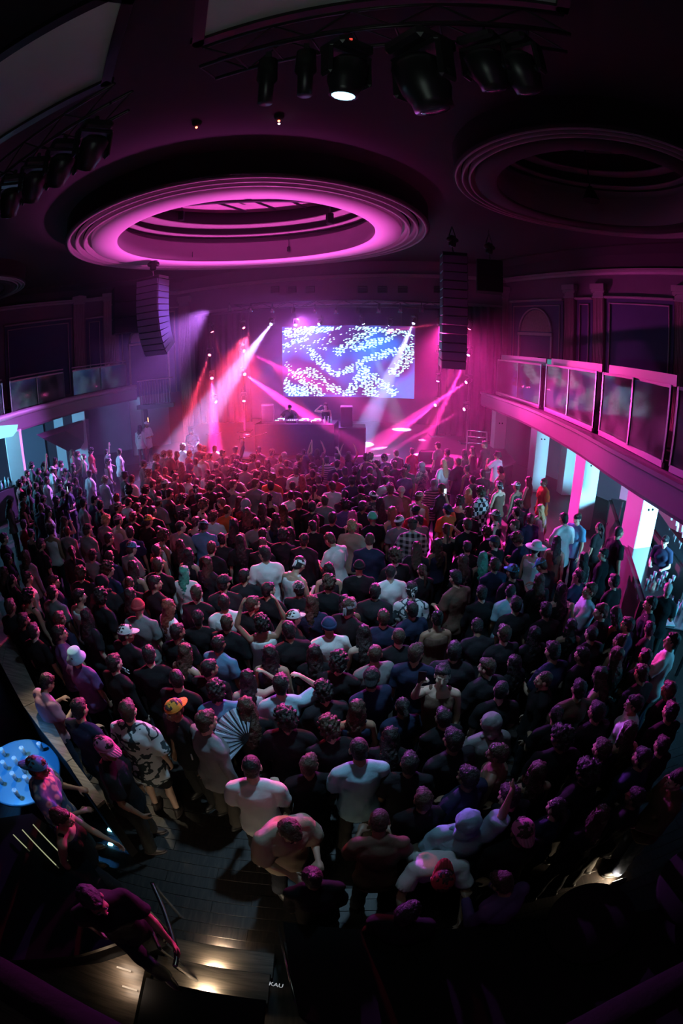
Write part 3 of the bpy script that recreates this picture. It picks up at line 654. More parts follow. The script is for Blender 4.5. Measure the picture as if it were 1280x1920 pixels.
# wall dressing
def pilaster(poly, px0, px1, py_top, z0, zcap, label, prn):
    (a, ta) = cross(poly, px0, 640); (b, tb) = cross(poly, px1, 640); wd = (b-a).to_2d().length; c = (a+b)/2; t = (b-a).to_2d().normalized(); rz = math.atan2(t.y, t.x)
    ztop = cross(poly, (px0+px1)/2, py_top)[0].z; root = thing('fluted_pilaster', label, 'pilaster', (c.x, c.y, z0), rz, 'fluted wall pilasters'); h = ztop-z0
    d = .16; n = 7; poly2 = [(-wd/2, .02), (-wd/2, -d)]
    for i in range(n):
        u = -wd/2+wd*(i+.5)/n; q = wd/n*.34
        poly2 += [(u-q, -d), (u-q*.6, -d+.05), (u+q*.6, -d+.05), (u+q, -d)]
    poly2 += [(wd/2, -d), (wd/2, .02)]
    fixn(obj('shaft', MB().prism(poly2, 0, h), mat('pilaster stone', (.42, .30, .31), .7, var=.08), root))
    mb = MB(); 
    for k, (e, z1, z2) in enumerate(((.03, 0, .06), (.0, .06, zcap*.45), (.05, zcap*.45, zcap*.6), (.09, zcap*.6, zcap))): mb.box((0, -d/2, h+(z1+z2)/2), (wd+2*e, d+2*e, z2-z1))
    for s in (-1, 1): mb.tube([(s*wd*.5, -d-.03, h+zcap*.5), (s*wd*.5, .0, h+zcap*.5)], .09, 10)
    fixn(obj('capital', mb, M_TRIM, root)); return root
def wpanel(poly, px0, px1, py_top, z0, label, arch=None):
    (a, ta) = cross(poly, px0, py_top); (b, tb) = cross(poly, px1, py_top); wd = (b-a).to_2d().length; c = (a+b)/2; t = (b-a).to_2d().normalized(); rz = math.atan2(t.y, t.x)
    zt_ = c.z; h = zt_-z0; root = thing('wall_panel', label, 'wall panel', (c.x, c.y, z0), rz, 'framed wall panels')
    obj('field', MB().box((0, -.03, h/2), (wd, .05, h)), M_PANEL, root)
    for nm, cc, dd in (('frame_rail', (0, -.09, h-.20), (wd-.3, .06, .06)), ('frame_stile', (-wd/2+.18, -.09, h/2-.1), (.06, .06, h-.2)), ('frame_stile', (wd/2-.18, -.09, h/2-.1), (.06, .06, h-.2)), ('top_moulding', (0, -.11, h+.03), (wd+.1, .16, .09))):
        fixn(obj(nm, MB().box(cc, dd, bev=.02), M_TRIM, root))
    if arch:
        r, zc = arch
        pts = [(r*math.cos(math.pi*k/16), zc+r*math.sin(math.pi*k/16)) for k in range(17)]
        mb = MB(); n = len(pts); mb.add([(x, -.10, z) for x, z in pts]+[(x, -.05, z) for x, z in pts], [tuple(range(n))]+[(i, i+1, n+i+1, n+i) for i in range(n-1)])
        fixn(obj('carved_lunette', mb, mat('carved relief', (.28, .17, .17), .75, bump=1, bscale=14, var=.4, vscale=9), root))
        fixn(obj('arch_moulding', MB().tube([(x*1.08, -.12, zc+(z-zc)*1.08) for x, z in pts], .05, 8), M_TRIM, root, True))
        fixn(obj('impost', MB().box((0, -.12, zc-.12), (2.35*r, .12, .14), bev=.02), M_TRIM, root)); fixn(obj('niche_jamb', MB().box((-r*1.1, -.1, zc/2-.1), (.1, .1, zc-.2)), M_TRIM, root)); fixn(obj('niche_jamb', MB().box((r*1.1, -.1, zc/2-.1), (.1, .1, zc-.2)), M_TRIM, root))
    return root
LWp, RWp = LW, RW
pilaster(LWp, 138, 158, 572, 3.6, .5, 'left fluted pilaster of the pair on the left wall', 0)
pilaster(LWp, 195, 216, 565, 3.6, .5, 'fluted pilaster right of the pair on the left wall, beside hanging speakers', 0)
wpanel(LWp, 8, 132, 606, 3.6, 'wide dark panel on the left balcony wall')
wpanel(LWp, 161, 192, 597, 3.6, 'narrow panel between the left pilasters')
wpanel(LWp, 222, 332, 582, 2.9, 'arched niche panel behind the hanging left speakers', (1.0, 3.0))
pilaster([(-14, 26.47), (12, 20.0)], 339, 357, 574, .0, .55, 'tall fluted pilaster on the left of the stage', 0)
pilaster([(-14, 26.47), (12, 20.0)], 941, 957, 560, .0, .55, 'tall fluted pilaster on the right of the stage', 0)
pilaster(RWp, 1062, 1079, 560, 3.2, .55, 'left fluted pilaster of the pair above right balcony', 0)
pilaster(RWp, 1115, 1134, 560, 3.2, .55, 'right fluted pilaster of the pair above right balcony', 0)
pilaster(RWp, 1268, 1288, 568, 3.2, .55, 'fluted pilaster cut by the right edge of view', 0)
wpanel(RWp, 961, 1057, 566, 3.2, 'arched niche panel on the right balcony wall', (.95, 2.9))
wpanel(RWp, 1083, 1112, 562, 3.2, 'narrow panel between the right pilasters')
wpanel(RWp, 1138, 1264, 562, 3.2, 'wide dark panel on the right balcony wall')
# cornices and cove under the ceiling
def zrow(poly, px, py): return cross(poly, px, py)[0].z
for nm, poly, z, (px, py) in (('trim_1', LW, 0, (100, 590)), ('trim_2', RW, 0, (1150, 499))):
    z = 8.45; P = offs(V2(poly), 0)
    ribbon(mb := MB(), V2(poly), [(0, z), (.10, z), (.14, z+.08), (.22, z+.12), (.22, z+.2), (0, z+.2)]); fixn(struct(nm, mb, M_TRIM))
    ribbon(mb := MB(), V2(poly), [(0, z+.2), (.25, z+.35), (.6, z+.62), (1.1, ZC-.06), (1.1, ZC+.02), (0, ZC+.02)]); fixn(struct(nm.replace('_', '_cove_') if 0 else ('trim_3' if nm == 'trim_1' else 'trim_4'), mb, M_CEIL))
mb = MB(); slab(mb, PL, PR, zt-.02, zt+.14, .2, .12); slab(mb, PL, PR, 8.45, 8.62, .2, .15); fixn(struct('trim_5', mb, M_TRIM))
for k, px in enumerate((516, 548, 582, 680, 717, 755, 822)):
    p = pro(px, 543); t = thing('air_vent', 'dark square vent on the wall above the stage, '+['first', 'second', 'third', 'fourth', 'fifth', 'sixth', 'seventh'][k]+' from left', 'vent', (p.x, p.y, p.z), math.atan2(PD.y, PD.x), 'vents above the stage')
    obj('frame', MB().box((0, -.06, 0), (.46, .08, .34), bev=.015), M_DARK, t)
    for j in range(4): obj('louvre', MB().box((0, -.11, -.12+.08*j), (.40, .03, .03)), M_BLACK, t)

# ------------------------------------------------------------------ stage
ZS = .9
STG = [(-5.6, 17.3), (5.0, 14.9), (6.6, 16.4), (7.3, 20.6), (9.2, 23.6), (-11.4, 28.2), (-8.6, 25.0), (-6.8, 20.0)]
t = thing('stage', 'broad scuffed stage deck in pink light behind the crowd', 'stage')
o = obj('deck', MB().prism(STG, ZS-.06, ZS), M_STAGE, t); fixn(o); fixn(obj('skirt', MB().prism([(x*.985, y+.05) for x, y in STG], 0, ZS-.06), M_BLACK, t))
# black side drapes
def drape(name, label, a, b, z0, z1, amp=.09, m=M_DRAPE, per=.34):
    a = Vector(a[:2]); b = Vector(b[:2]); L = (b-a).length; tt = (b-a).normalized(); nn = Vector((tt.y, -tt.x)); n = int(L/per*8); mb = MB(); vs_ = []
    for i in range(n+1):
        s = L*i/n; q = a+tt*s+nn*amp*math.sin(2*math.pi*s/per)*(1+.3*math.sin(s*3)); vs_ += [(q.x, q.y, z0), (q.x, q.y, z1)]
    mb.add(vs_, [(2*i, 2*i+2, 2*i+3, 2*i+1) for i in range(n)]); o = obj(name, mb, m, None, True); md = o.modifiers.new('thick', 'SOLIDIFY'); md.thickness = .012; tag(o, label, 'curtain', 'stage curtains'); return o
drape('stage_curtain', 'black pleated drape at the right side of the stage', at_d(826, 700, 22.6), at_d(938, 700, 21.3), ZS, 7.1)
drape('stage_curtain', 'dark pleated drape at the left side of the stage', (-8.4, 25.9), at_d(470, 700, 26.2), ZS, 7.1, m=mat('plum drape', (.03, .014, .035), .95))
# video wall
SA = at_d(529, 613, 24.6); SB = at_d(778, 612, 23.9); zt_s = SA.z; zb_s = at_d(529, 744, 24.6).z
sc_c = (SA+SB)/2; sw = (SB-SA).to_2d().length; sh = zt_s-zb_s; srz = math.atan2(SB.y-SA.y, SB.x-SA.x)
t = thing('video_screen', 'large lit screen of blue and white flowing dashes behind the performers', 'screen', (sc_c.x, sc_c.y, zb_s), srz)
def _bg(nt, tc, b):
    n = nt.nodes.new('ShaderNodeTexNoise'); n.inputs['Scale'].default_value = .45; n.inputs['Detail'].default_value = 1; nt.links.new(tc.outputs['Object'], n.inputs['Vector'])
    cr = nt.nodes.new('ShaderNodeValToRGB'); cr.color_ramp.elements[0].position = .42; cr.color_ramp.elements[0].color = (.03, .01, .09, 1); cr.color_ramp.elements[1].position = .6; cr.color_ramp.elements[1].color = (.015, .12, .6, 1)
    nt.links.new(n.outputs['Fac'], cr.inputs[0]); b.inputs['Base Color'].default_value = (.01, .01, .01, 1); nt.links.new(cr.outputs[0], b.inputs['Emission Color']); b.inputs['Emission Strength'].default_value = 2.2
m = node_mat('screen picture', _bg, .5)
ZN = [([(403, 140), (500, 128), (620, 114)], 26, 1), ([(403, 190), (500, 160)], 16, .8), ([(430, 215), (600, 158)], 14, .35), ([(520, 212), (560, 262), (622, 308), (680, 288), (760, 240), (930, 188)], 20, .8),
      ([(560, 215), (600, 165)], 18, .4), ([(715, 118), (850, 138)], 20, .8), ([(760, 140), (690, 170), (635, 215)], 26, .8), ([(700, 205), (830, 160)], 22, .8), ([(850, 128), (934, 150)], 16, .7), ([(930, 200), (850, 292)], 24, .8), ([(870, 300), (932, 235)], 18, .7),
      ([(405, 340), (430, 370), (500, 388)], 30, 1.3), ([(445, 300), (525, 300), (600, 360), (655, 388)], 24, .7), ([(480, 330), (560, 385)], 26, .8), ([(742, 290), (700, 340), (672, 388)], 26, .9), ([(742, 290), (800, 340), (855, 378)], 22, .8), ([(740, 330), (760, 385)], 40, .9), ([(405, 255), (440, 290)], 16, .3), ([(410, 215), (470, 210)], 12, .3), ([(690, 120), (640, 145)], 10, .3)]
def zden(x, y):
    best = 0
    for pts, w_, dn in ZN:
        for (x0, y0), (x1, y1) in zip(pts, pts[1:]):
            L2 = (x1-x0)**2+(y1-y0)**2; t_ = max(0, min(1, ((x-x0)*(x1-x0)+(y-y0)*(y1-y0))/L2)); d = math.hypot(x-x0-t_*(x1-x0), y-y0-t_*(y1-y0))
            best = max(best, dn*max(0, 1-(d/w_)**2))
    return best
dsh = MB(); rs = random.Random(3)
for yy in range(112, 400, 6):
    for xx in range(404, 934, 13):
        x = xx+rs.uniform(-5, 5)+(5 if yy % 2 else 0); y = yy+rs.uniform(-1.5, 1.5); dn = zden(x, y)
        if rs.random() > dn*1.35: continue
        hw = (3.2+4.2*min(1, dn))*rs.uniform(.7, 1.2); hh = 1.25+.9*min(1, dn); sl = .12+.25*math.sin(x*.01+y*.013)
        X = ((x-403)/532-.5)*sw; Y = (400-y)/290*sh; hx = hw/532*sw; hy = hh/290*sh
        pts = [(X+hx*a-hy*b*sl*.3, -.064, Y+hy*b+hx*a*sl) for a, b in ((-1, 0), (-.6, -1), (.6, -1), (1, 0), (.6, 1), (-.6, 1))]
        if all(-sw/2 < p[0] < sw/2 and 0 < p[2] < sh for p in pts): dsh.add(pts, [(0, 1, 2, 3, 4, 5)])
dd = obj('picture_dashes', dsh, emit('white dashes', (.42, .88, 1), 2.6), t); dd['kind'] = 'stuff'
obj('picture', MB().add([(-sw/2, -.061, 0), (sw/2, -.061, 0), (sw/2, -.061, sh), (-sw/2, -.061, sh)], [(0, 1, 2, 3)]), m, t)
obj('panel_frame', MB().box((0, 0, sh/2), (sw+.1, .12, sh+.1)), M_BLKMET, t)
for s in (-1, 1): obj('hanging_cable', MB().tube([(s*sw*.4, 0, sh), (s*sw*.4, 0, 8.6-zb_s)], .02, 6), M_BLKMET, t)

def truss(name, label, a, b, w_=.3, n=10, group='lighting trusses'):
    a = Vector(a); b = Vector(b); d = b-a; L = d.length; root = thing(name, label, 'truss', a, 0, group)
    u = d.normalized(); s = u.cross(Vector((0, 0, 1))).normalized()*w_/2; v = Vector((0, 0, w_/2))
    for i, j in ((-1, -1), (-1, 1), (1, 1), (1, -1)): fixn(obj('chord', MB().tube([s*i+v*j, d+s*i+v*j], .025, 8), M_BLKMET, root, True))
    for k in range(n):
        p0 = d*(k/n); p1 = d*((k+1)/n); sg = 1 if k % 2 else -1
        obj('brace', MB().tube([p0+s-v*sg, p1+s+v*sg], .012, 6).tube([p0-s-v*sg, p1-s+v*sg], .012, 6).tube([p0-s-v, p0+s-v], .012, 6), M_BLKMET, root)
    return root
HEADBASE = {}
def fixture(pos, target, color, size, label, lens, watts, angle, blend=.2, group='stage lights', mount='up', soft=.05, scale=1.0, kind='moving_head_light'):
    pos = Vector(pos); target = Vector(target); root = thing(kind, label, 'light', pos, 0, group); root.scale = (scale,)*3
    d = (target-pos).normalized(); q = d.to_track_quat('-Z', 'Y').to_matrix().to_4x4(); yw = math.atan2(d.y, d.x)-math.pi/2
    if 'b' not in HEADBASE:
        HEADBASE['b'] = MB().box((0, 0, .33), (.34, .30, .12), bev=.03).cap((0, 0, .36), (0, 0, .48), .03, .03).mesh('base'); HEADBASE['b'].materials.append(M_BLKMET)
        mb = MB()
        for s in (-1, 1): mb.box((s*.19, 0, .12), (.045, .13, .36), bev=.02)
        mb.box((0, 0, .27), (.42, .15, .05), bev=.02); HEADBASE['y'] = mb.mesh('yoke'); HEADBASE['y'].materials.append(M_BLKMET)
        mb = MB().loft([((0, 0, .20), .10, .09, None), ((0, 0, .14), .155, .14, None), ((0, 0, -.06), .15, .14, None), ((0, 0, -.14), .12, .115, None), ((0, 0, -.2), .115, .115, None)], 16)
        for s in (-1, 1): mb.cap((s*.14, 0, 0), (s*.18, 0, 0), .04, .04)
        HEADBASE['h'] = mb.mesh('head', True); HEADBASE['h'].materials.append(M_BLKMET)
        HEADBASE['l'] = MB().ell((0, 0, -.198), (.092, .092, .03)).mesh('lens', True)
    Yw = Matrix.Rotation(yw, 4, 'Z')
    flip = Matrix.Identity(4) if mount == 'up' else Matrix.Rotation(math.pi, 4, 'X')
    link('base', HEADBASE['b'], None, root, M=Yw @ flip); link('yoke', HEADBASE['y'], None, root, M=Yw @ flip)
    h = link('head', HEADBASE['h'], None, root, M=q)
    l_ = link('lens', HEADBASE['l'].copy(), lens, h)
    if watts: lp = lamp('SPOT', pos+d*.30*scale, target, watts, color, soft, angle, blend)
    return root
L_PINK = emit('pink lens', (1, .12, .5), 40); L_RED = emit('red lens', (1, .08, .15), 30); L_BLUE = emit('blue lens', (.3, .5, 1), 40); L_OFF = mat('dark lens', (.05, .05, .07), .05, spec=.8)
# four light towers, four heads each; the numbers are where each lamp hangs and where its beam lands
def tower(px, dist, label, ztop=6.9):
    p = at_d(px, 700, dist); root = thing('light_tower', label, 'stand', (p.x, p.y, ZS), 0, 'light towers on stage')
    fixn(obj('pole', MB().tube([(0, 0, 0), (0, 0, ztop-ZS)], .04, 10), M_BLKMET, root, True)); obj('foot_plate', MB().box((0, 0, .03), (.7, .7, .06), bev=.02), M_BLKMET, root)
    return p
TW = dict(a=(396, 23.2), b=(455, 23.0), c=(822, 21.8), d=(880, 20.6))
for k, nm in (('a', 'outer left'), ('b', 'inner left'), ('c', 'inner right'), ('d', 'outer right')): tower(*TW[k], 'thin black tower of lamps, '+nm+' of the stage')
BEAMS = [ # px,py,tower, target px,py,dist, colour, lens, watts, angle
 (396, 617, 'a', 424, 700, 22.5, RED, L_RED, 1800, 4), (394, 662, 'a', 350, 790, 19.5, RED, L_RED, 1800, 7), (397, 706, 'a', 404, 840, 18.4, PINK, L_PINK, 3000, 11), (401, 751, 'a', 480, 806, 21, PINK, L_PINK, 2400, 4),
 (454, 611, 'b', 476, 640, 22, RED, L_RED, 1800, 4), (453, 656, 'b', 560, 705, 20.5, PINK, L_PINK, 1800, 8), (456, 700, 'b', 640, 830, 16.2, PINK, L_PINK, 6000, 9), (457, 747, 'b', 458, 812, 21.5, PINK, L_PINK, 1500, 6),
 (825, 607, 'c', 760, 616, 23, RED, L_RED, 3000, 5), (823, 657, 'c', 750, 714, 22.5, PINK, L_PINK, 2400, 4), (822, 709, 'c', 805, 775, 21, PINK, L_PINK, 2400, 4), (819, 757, 'c', 735, 822, 19, PINK, L_PINK, 3500, 7),
 (882, 611, 'd', 845, 700, 20.3, RED, L_RED, 1800, 5), (880, 661, 'd', 805, 815, 18, PINK, L_PINK, 4500, 7), (878, 714, 'd', 700, 832, 17.5, PINK, L_PINK, 4500, 8), (874, 765, 'd', 790, 812, 18.4, PINK, L_PINK, 2400, 4)]
NM = dict(a='outer left', b='inner left', c='inner right', d='outer right'); ORD = ['top', 'second', 'third', 'lowest']; cnt = {}
for (px, py, tw, tx, ty, td, col, lens, wt, ang) in BEAMS:
    i = cnt.get(tw, 0); cnt[tw] = i+1
    dist = TW[tw][1]-.42; pos = at_d(px, py, dist)
    fixture(pos, at_d(tx, ty, td), col, .2, f'{ORD[i]} pink lamp on the {NM[tw]} tower beside the stage', lens, wt*BEAMK, ang*.7, group='tower lamps', scale=.75, soft=.04)
tr = truss('lighting_truss', 'black truss hung across the stage above the screen', at_d(440, 590, 23.6)+Vector((0, 0, .35)), at_d(860, 590, 22.2)+Vector((0, 0, .35)), n=16)
TOPS = [(510, 605, 440, 700, 20, (.45, .35, 1), 9000, 13), (555, 606, 540, 640, 22, BLUE, 300, 7), (601, 605, 570, 632, 22, BLUE, 1600, 7), (679, 602, 697, 650, 22.6, PALE, 2500, 12), (731, 605, 715, 640, 22.6, BLUE, 800, 7), (777, 602, 726, 715, 20.5, (.35, .4, 1), 9000, 13)]
for i, (px, py, tx, ty, td, col, wt, ang) in enumerate(TOPS):
    f = fixture(at_d(px, py, 23.3-.0035*(px-440)), at_d(tx, ty, td), col, .2, f'{["first","second","third","fourth","fifth","sixth"][i]} blue-white lamp from the left on the truss above the screen', L_BLUE, wt*BEAMK*.24, ang*.8, group='lamps above the screen', scale=.75)
for i in range(11):
    p = at_d(430+i*40, 584-abs(i-5)*.8, 22.9-.14*i); t = thing('par_can', 'unlit lamp can clamped high above the stage, '+['first', 'second', 'third', 'fourth', 'fifth', 'sixth', 'seventh', 'eighth', 'ninth', 'tenth', 'eleventh'][i]+' from the left', 'light', p, i, 'unlit lamp cans above the stage')
    fixn(obj('can', MB().lathe([(.001, .18), (.07, .17), (.1, .0), (.1, -.12), (.09, -.12), (.085, -.05), (.001, -.05)], n=16), M_CHROME if i % 3 else M_BLKMET, t, True)); obj('clamp', MB().box((0, 0, .25), (.05, .05, .16)), M_BLKMET, t)

# DJ booth and performers' gear
B0 = at_d(477, 795, 17.6); B1 = at_d(626, 797, 16.9); zb = (B0.z+B1.z)/2; bc = (B0+B1)/2; bwid = (B1-B0).to_2d().length; brz = math.atan2(B1.y-B0.y, B1.x-B0.x)
t = thing('performer_booth', 'wide black draped booth on the stage front carrying the mixing gear', 'booth', (bc.x, bc.y, ZS), brz); bh = zb-ZS
obj('front_panel', MB().box((0, .03, bh/2), (bwid, .06, bh)), M_BLACK, t); obj('tabletop', MB().box((0, .6, bh-.03), (bwid, 1.2, .06), bev=.01), M_BLACK, t)
for s in (-1, 1): obj('side_panel', MB().box((s*(bwid/2-.03), .6, bh/2-.03), (.06, 1.15, bh-.06)), M_BLACK, t)
BM = Matrix.Translation((bc.x, bc.y, zb)) @ Matrix.Rotation(brz, 4, 'Z')
def deck(kind, x, y, w_, d_, label, cat):
    p = BM @ Vector((x, y, 0)); t = thing(kind, label, cat, p, brz, 'gear on the booth')
    obj('chassis', MB().box((0, 0, .05), (w_, d_, .10), bev=.012), M_CHROME if kind != 'mixer' else M_BLKMET, t)
    if kind == 'media_player':
        fixn(obj('jog_wheel', MB().lathe([(.001, .125), (.10, .125), (.115, .10)], n=24), M_CHROME, t, True)); obj('display', MB().box((0, d_*.33, .12), (w_*.6, .09, .03)), emit('gear display', (.4, .75, 1), 3), t)
        for k in range(4): obj('pad', MB().box((-w_*.35+k*.04, -d_*.38, .105), (.028, .028, .012)), emit('pad glow', (.3, 1, .8), 4), t)
    else:
        for k in range(4):
            for j in range(3): obj('knob', MB().cap((-w_*.3+k*w_*.2, -d_*.1+j*.09, .10), (-w_*.3+k*w_*.2, -d_*.1+j*.09, .12), .014, .014, 8, 2), M_CHROME, t)
            obj('fader', MB().box((-w_*.3+k*w_*.2, -d_*.36, .11), (.02, .035, .02)), emit('fader lamp', (.9, .9, 1), 3), t)
deck('media_player', -.62, .45, .42, .42, 'silver media player left of the mixer on the booth', 'player'); deck('mixer', -.15, .45, .40, .42, 'black mixer between the two left players on the booth', 'mixer')
deck('media_player', .32, .45, .42, .42, 'silver media player right of the mixer on the booth', 'player'); deck('media_player', .80, .42, .36, .40, 'silver media player nearest the singer on the booth', 'player')
for k, x in enumerate((1.12, 1.24, 1.36)):
    p = BM @ Vector((x, .3+.1*(k % 2), 0)); t = thing('drink_bottle', ['clear bottle left of three at the booth end', 'clear bottle in the middle of three at the booth end', 'clear bottle right of three at the booth end'][k], 'bottle', p, 0, 'bottles on the booth')
    fixn(obj('glass', MB().lathe([(.001, 0), (.035, 0), (.035, .15), (.015, .2), (.015, .24), (.001, .24)], n=14), mat('frosted plastic', (.8, .8, .85), .2), t, True)); obj('cap', MB().cap((0, 0, .235), (0, 0, .25), .017, .017, 8, 2), M_WHITE, t)
def cabinet(px0, px1, pyt, dist, z0, depth, label, grill=True, name='loudspeaker'):
    a = at_d(px0, pyt, dist); b = at_d(px1, pyt, dist); w_ = (b-a).to_2d().length; c = (a+b)/2; rz = math.atan2(b.y-a.y, b.x-a.x); h = c.z-z0
    t = thing(name, label, 'speaker', (c.x, c.y, z0), rz, 'speakers on stage'); obj('cabinet', MB().box((0, depth/2, h/2), (w_, depth, h), bev=.02), mat('speaker cabinet', (.03, .025, .035), .6), t)
    obj('grille', MB().box((0, -.012, h/2), (w_*.92, .02, h*.94)), M_BLACK, t); obj('handle', MB().box((w_/2+.004, depth/2, h*.65), (.012, .16, .05)), M_BLKMET, t); return c, w_, h
cabinet(489, 513, 760, 17.9, zb, .6, 'black speaker standing on the left end of the booth')
c, w_, h = cabinet(634, 686, 802, 17.1, ZS, .9, 'large subwoofer right of the booth', name='subwoofer')
cabinet(638, 661, 763, 17.3, ZS+h, .6, 'black speaker stacked on the large subwoofer')
def wedge(p, rz, label):
    t = thing('stage_monitor', label, 'speaker', p, rz, 'stage monitors'); mb = MB(); mb.add([(-.35, 0, 0), (.35, 0, 0), (.35, .45, 0), (-.35, .45, 0), (-.35, .45, .12), (.35, .45, .12), (.35, .1, .40), (-.35, .1, .40), (-.35, 0, .36), (.35, 0, .36)], [(0, 1, 9, 8), (8, 9, 6, 7), (7, 6, 5, 4), (4, 5, 2, 3), (0, 3, 2, 1), (0, 8, 7, 4, 3), (1, 2, 5, 6, 9)])
    fixn(obj('cabinet', mb, mat('speaker cabinet', (.03, .025, .035)), t)); obj('grille', MB().box((0, .29, .272), (.6, .42, .02), M=Matrix.Rotation(R(-38), 3, 'X')), M_BLACK, t)
wedge(at_z(805, 866, ZS), .1, 'wedge monitor at the right front edge of the stage')
# microphone stand with boom
p = at_z(452, 868, ZS); t = thing('microphone_stand', 'black microphone stand with a long boom left of the booth', 'stand', (p.x, p.y, ZS))
fixn(obj('pole', MB().tube([(0, 0, .0), (0, 0, 1.0)], .012, 8), M_BLKMET, t)); fixn(obj('boom', MB().tube([(-.1, 0, .85), (.85, -.05, 1.05)], .01, 8), M_BLKMET, t)); obj('microphone', MB().cap((.85, -.05, 1.05), (.98, -.06, 1.07), .018, .028), M_CHROME, t, True)
for k in range(3): a = k*2.1; obj('leg', MB().tube([(0, 0, .12), (.28*math.cos(a), .28*math.sin(a), .01)], .01, 6), M_BLKMET, t)
# stage stair handrail
a = at_z(873, 862, ZS); t = thing('stair_handrail', 'double steel handrail at the right stage stairs', 'handrail', (a.x, a.y, 0), R(-8))
for x in (0, .75): obj('post', MB().tube([(x, 0, 0), (x, 0, 2.0)], .025, 8), M_CHROME, t, True)
for z in (1.55, 1.78, 2.0): obj('rail', MB().tube([(0, 0, z), (.75, 0, z)], .022, 8), M_CHROME, t, True)

# hanging line arrays
def array(label, base, rz, n, w_, hgt, dep, curve, tilt0=0):
    t = thing('line_array', label, 'speaker', base, rz, 'hanging speaker arrays'); p = Vector((0, 0, 0)); ang = tilt0
    for k in range(n):
        ang += curve*(k/n)**1.2; M = Matrix.Rotation(ang, 3, 'X'); c = p+M @ Vector((0, dep/2, -hgt/2)); o = obj('cabinet', MB().box(c, (w_, dep, hgt*.93), M=M, bev=.02), mat('array cabinet', (.028, .028, .035), .5), t)
        obj('grille', MB().box(p+M @ Vector((0, -.012, -hgt/2)), (w_*.94, .03, hgt*.84), M=M), mat('array grille', (.10, .10, .16), .5, bump=.3, bscale=120), o)
        p = p+M @ Vector((0, 0, -hgt))
    obj('bumper', MB().box((0, dep/2, .06), (w_, dep*.9, .10), bev=.02), M_BLKMET, t)
    return t
def hoist(p, top, label):
    t = thing('chain_hoist', label, 'hoist', p, .4, 'chain hoists'); obj('motor', MB().box((0, 0, .45), (.24, .2, .42), bev=.05).cap((-.12, 0, .5), (.14, 0, .5), .10, .10), M_BLKMET, t)
    obj('hook', MB().tube([(0, 0, 0), (.03, 0, .08), (0, 0, .14), (0, 0, .25)], .025, 8), M_CHROME, t); obj('bridle', MB().tube([(-.14, 0, .62), (0, 0, 1.0), (.14, 0, .62)], .02, 6), M_BLKMET, t); obj('chain', MB().tube([(0, 0, .98), (0, 0, top-p[2])], .018, 6), M_CHROME, t)
lp_ = at_d(276, 524, 17.4); array('curved left line array with its inner side lit violet', lp_, R(-12), 12, 1.0, .25, .75, R(7.5), R(-2))
hoist(lp_+Vector((.1, .3, .12)), ZC, 'chain hoist above the left line array')
a = at_d(243, 534, 18.4); t = thing('hanging_subwoofer', 'black hanging speaker stack behind the left line array', 'speaker', a, R(35), 'hanging subwoofers')
for k in range(3): obj('cabinet', MB().box((0, .3, -.35-.62*k), (1.25, .8, .6), bev=.02), M_BLACK, t)
rp = at_d(853, 478, 15.4); array('tall right line array hanging in front of the stage', rp, R(-4), 13, .84, .30, .7, R(1.6))
hoist(rp+Vector((.0, .35, .12)), ZC, 'chain hoist above the tall right line array')
a = at_d(918, 486, 15.6); t = thing('hanging_subwoofer', 'square black hanging speaker right of the line array', 'speaker', a, R(-14), 'hanging subwoofers')
for k in range(2): obj('cabinet', MB().box((0, .4, -.28-.57*k), (.86, .8, .55), bev=.02), M_BLACK, t)
hoist(a+Vector((.1, .35, .02)), ZC, 'chain hoist above the square right speaker')

# ------------------------------------------------------------------ balconies
ER = cat([(6.1, 19.6), (6.2, 14.7), (5.9, 10.6), (5.55, 7.9), (5.45, 5.6), (5.6, 2.0), (5.9, -3.9)], 8)
EL = cat([(-12.6, -3.9), (-12.2, 6), (-11.9, 12.6), (-11.75, 15), (-11.5, 17.9), (-10.9, 19.8), (-10.2, 21.7)], 8)
def deckslab(E, W, z0, z1, name, label, back):
    poly = [(p.x, p.y) for p in E]+back; t = thing(name, label, 'balcony')
    fixn(obj('deck', MB().prism(poly, z0+.05, z1), mat('balcony soffit', (.16, .13, .16), .7), t)); return t
M_FASCIA = mat('satin fascia', (.16, .11, .14), .32, spec=.6, var=.1, vscale=1)
tR = deckslab(ER, RW, 2.65, 3.18, 'balcony', 'right balcony with steel fascia on white columns', [(14.0, -3.9), (13.3, 4), (10.7, 12.1), (9.1, 16.2), (7.9, 19.9)])
ribbon(mb := MB(), ER, [(-.02, 2.62), (.06, 2.62), (.10, 2.7), (.10, 3.12), (.16, 3.16), (.16, 3.24), (-.02, 3.24)]); fixn(obj('fascia', mb, M_FASCIA, tR)) 
tL = deckslab(EL, LW, 2.95, 3.5, 'balcony', 'left balcony with padded round edge rail', [(-12.9, 22.6), (-16.2, 18.2), (-19.2, 10), (-19.7, -3.9)])
ribbon(mb := MB(), EL, [(-.02, 2.92), (.08, 2.92), (.10, 3.0), (.10, 3.45), (-.02, 3.45)]); fixn(obj('fascia', mb, M_FASCIA, tL))
fixn(obj('padded_rail', MB().tube([(p.x+.02, p.y, 3.56) for p in EL], .13, 12), M_TRIM, tL, True))
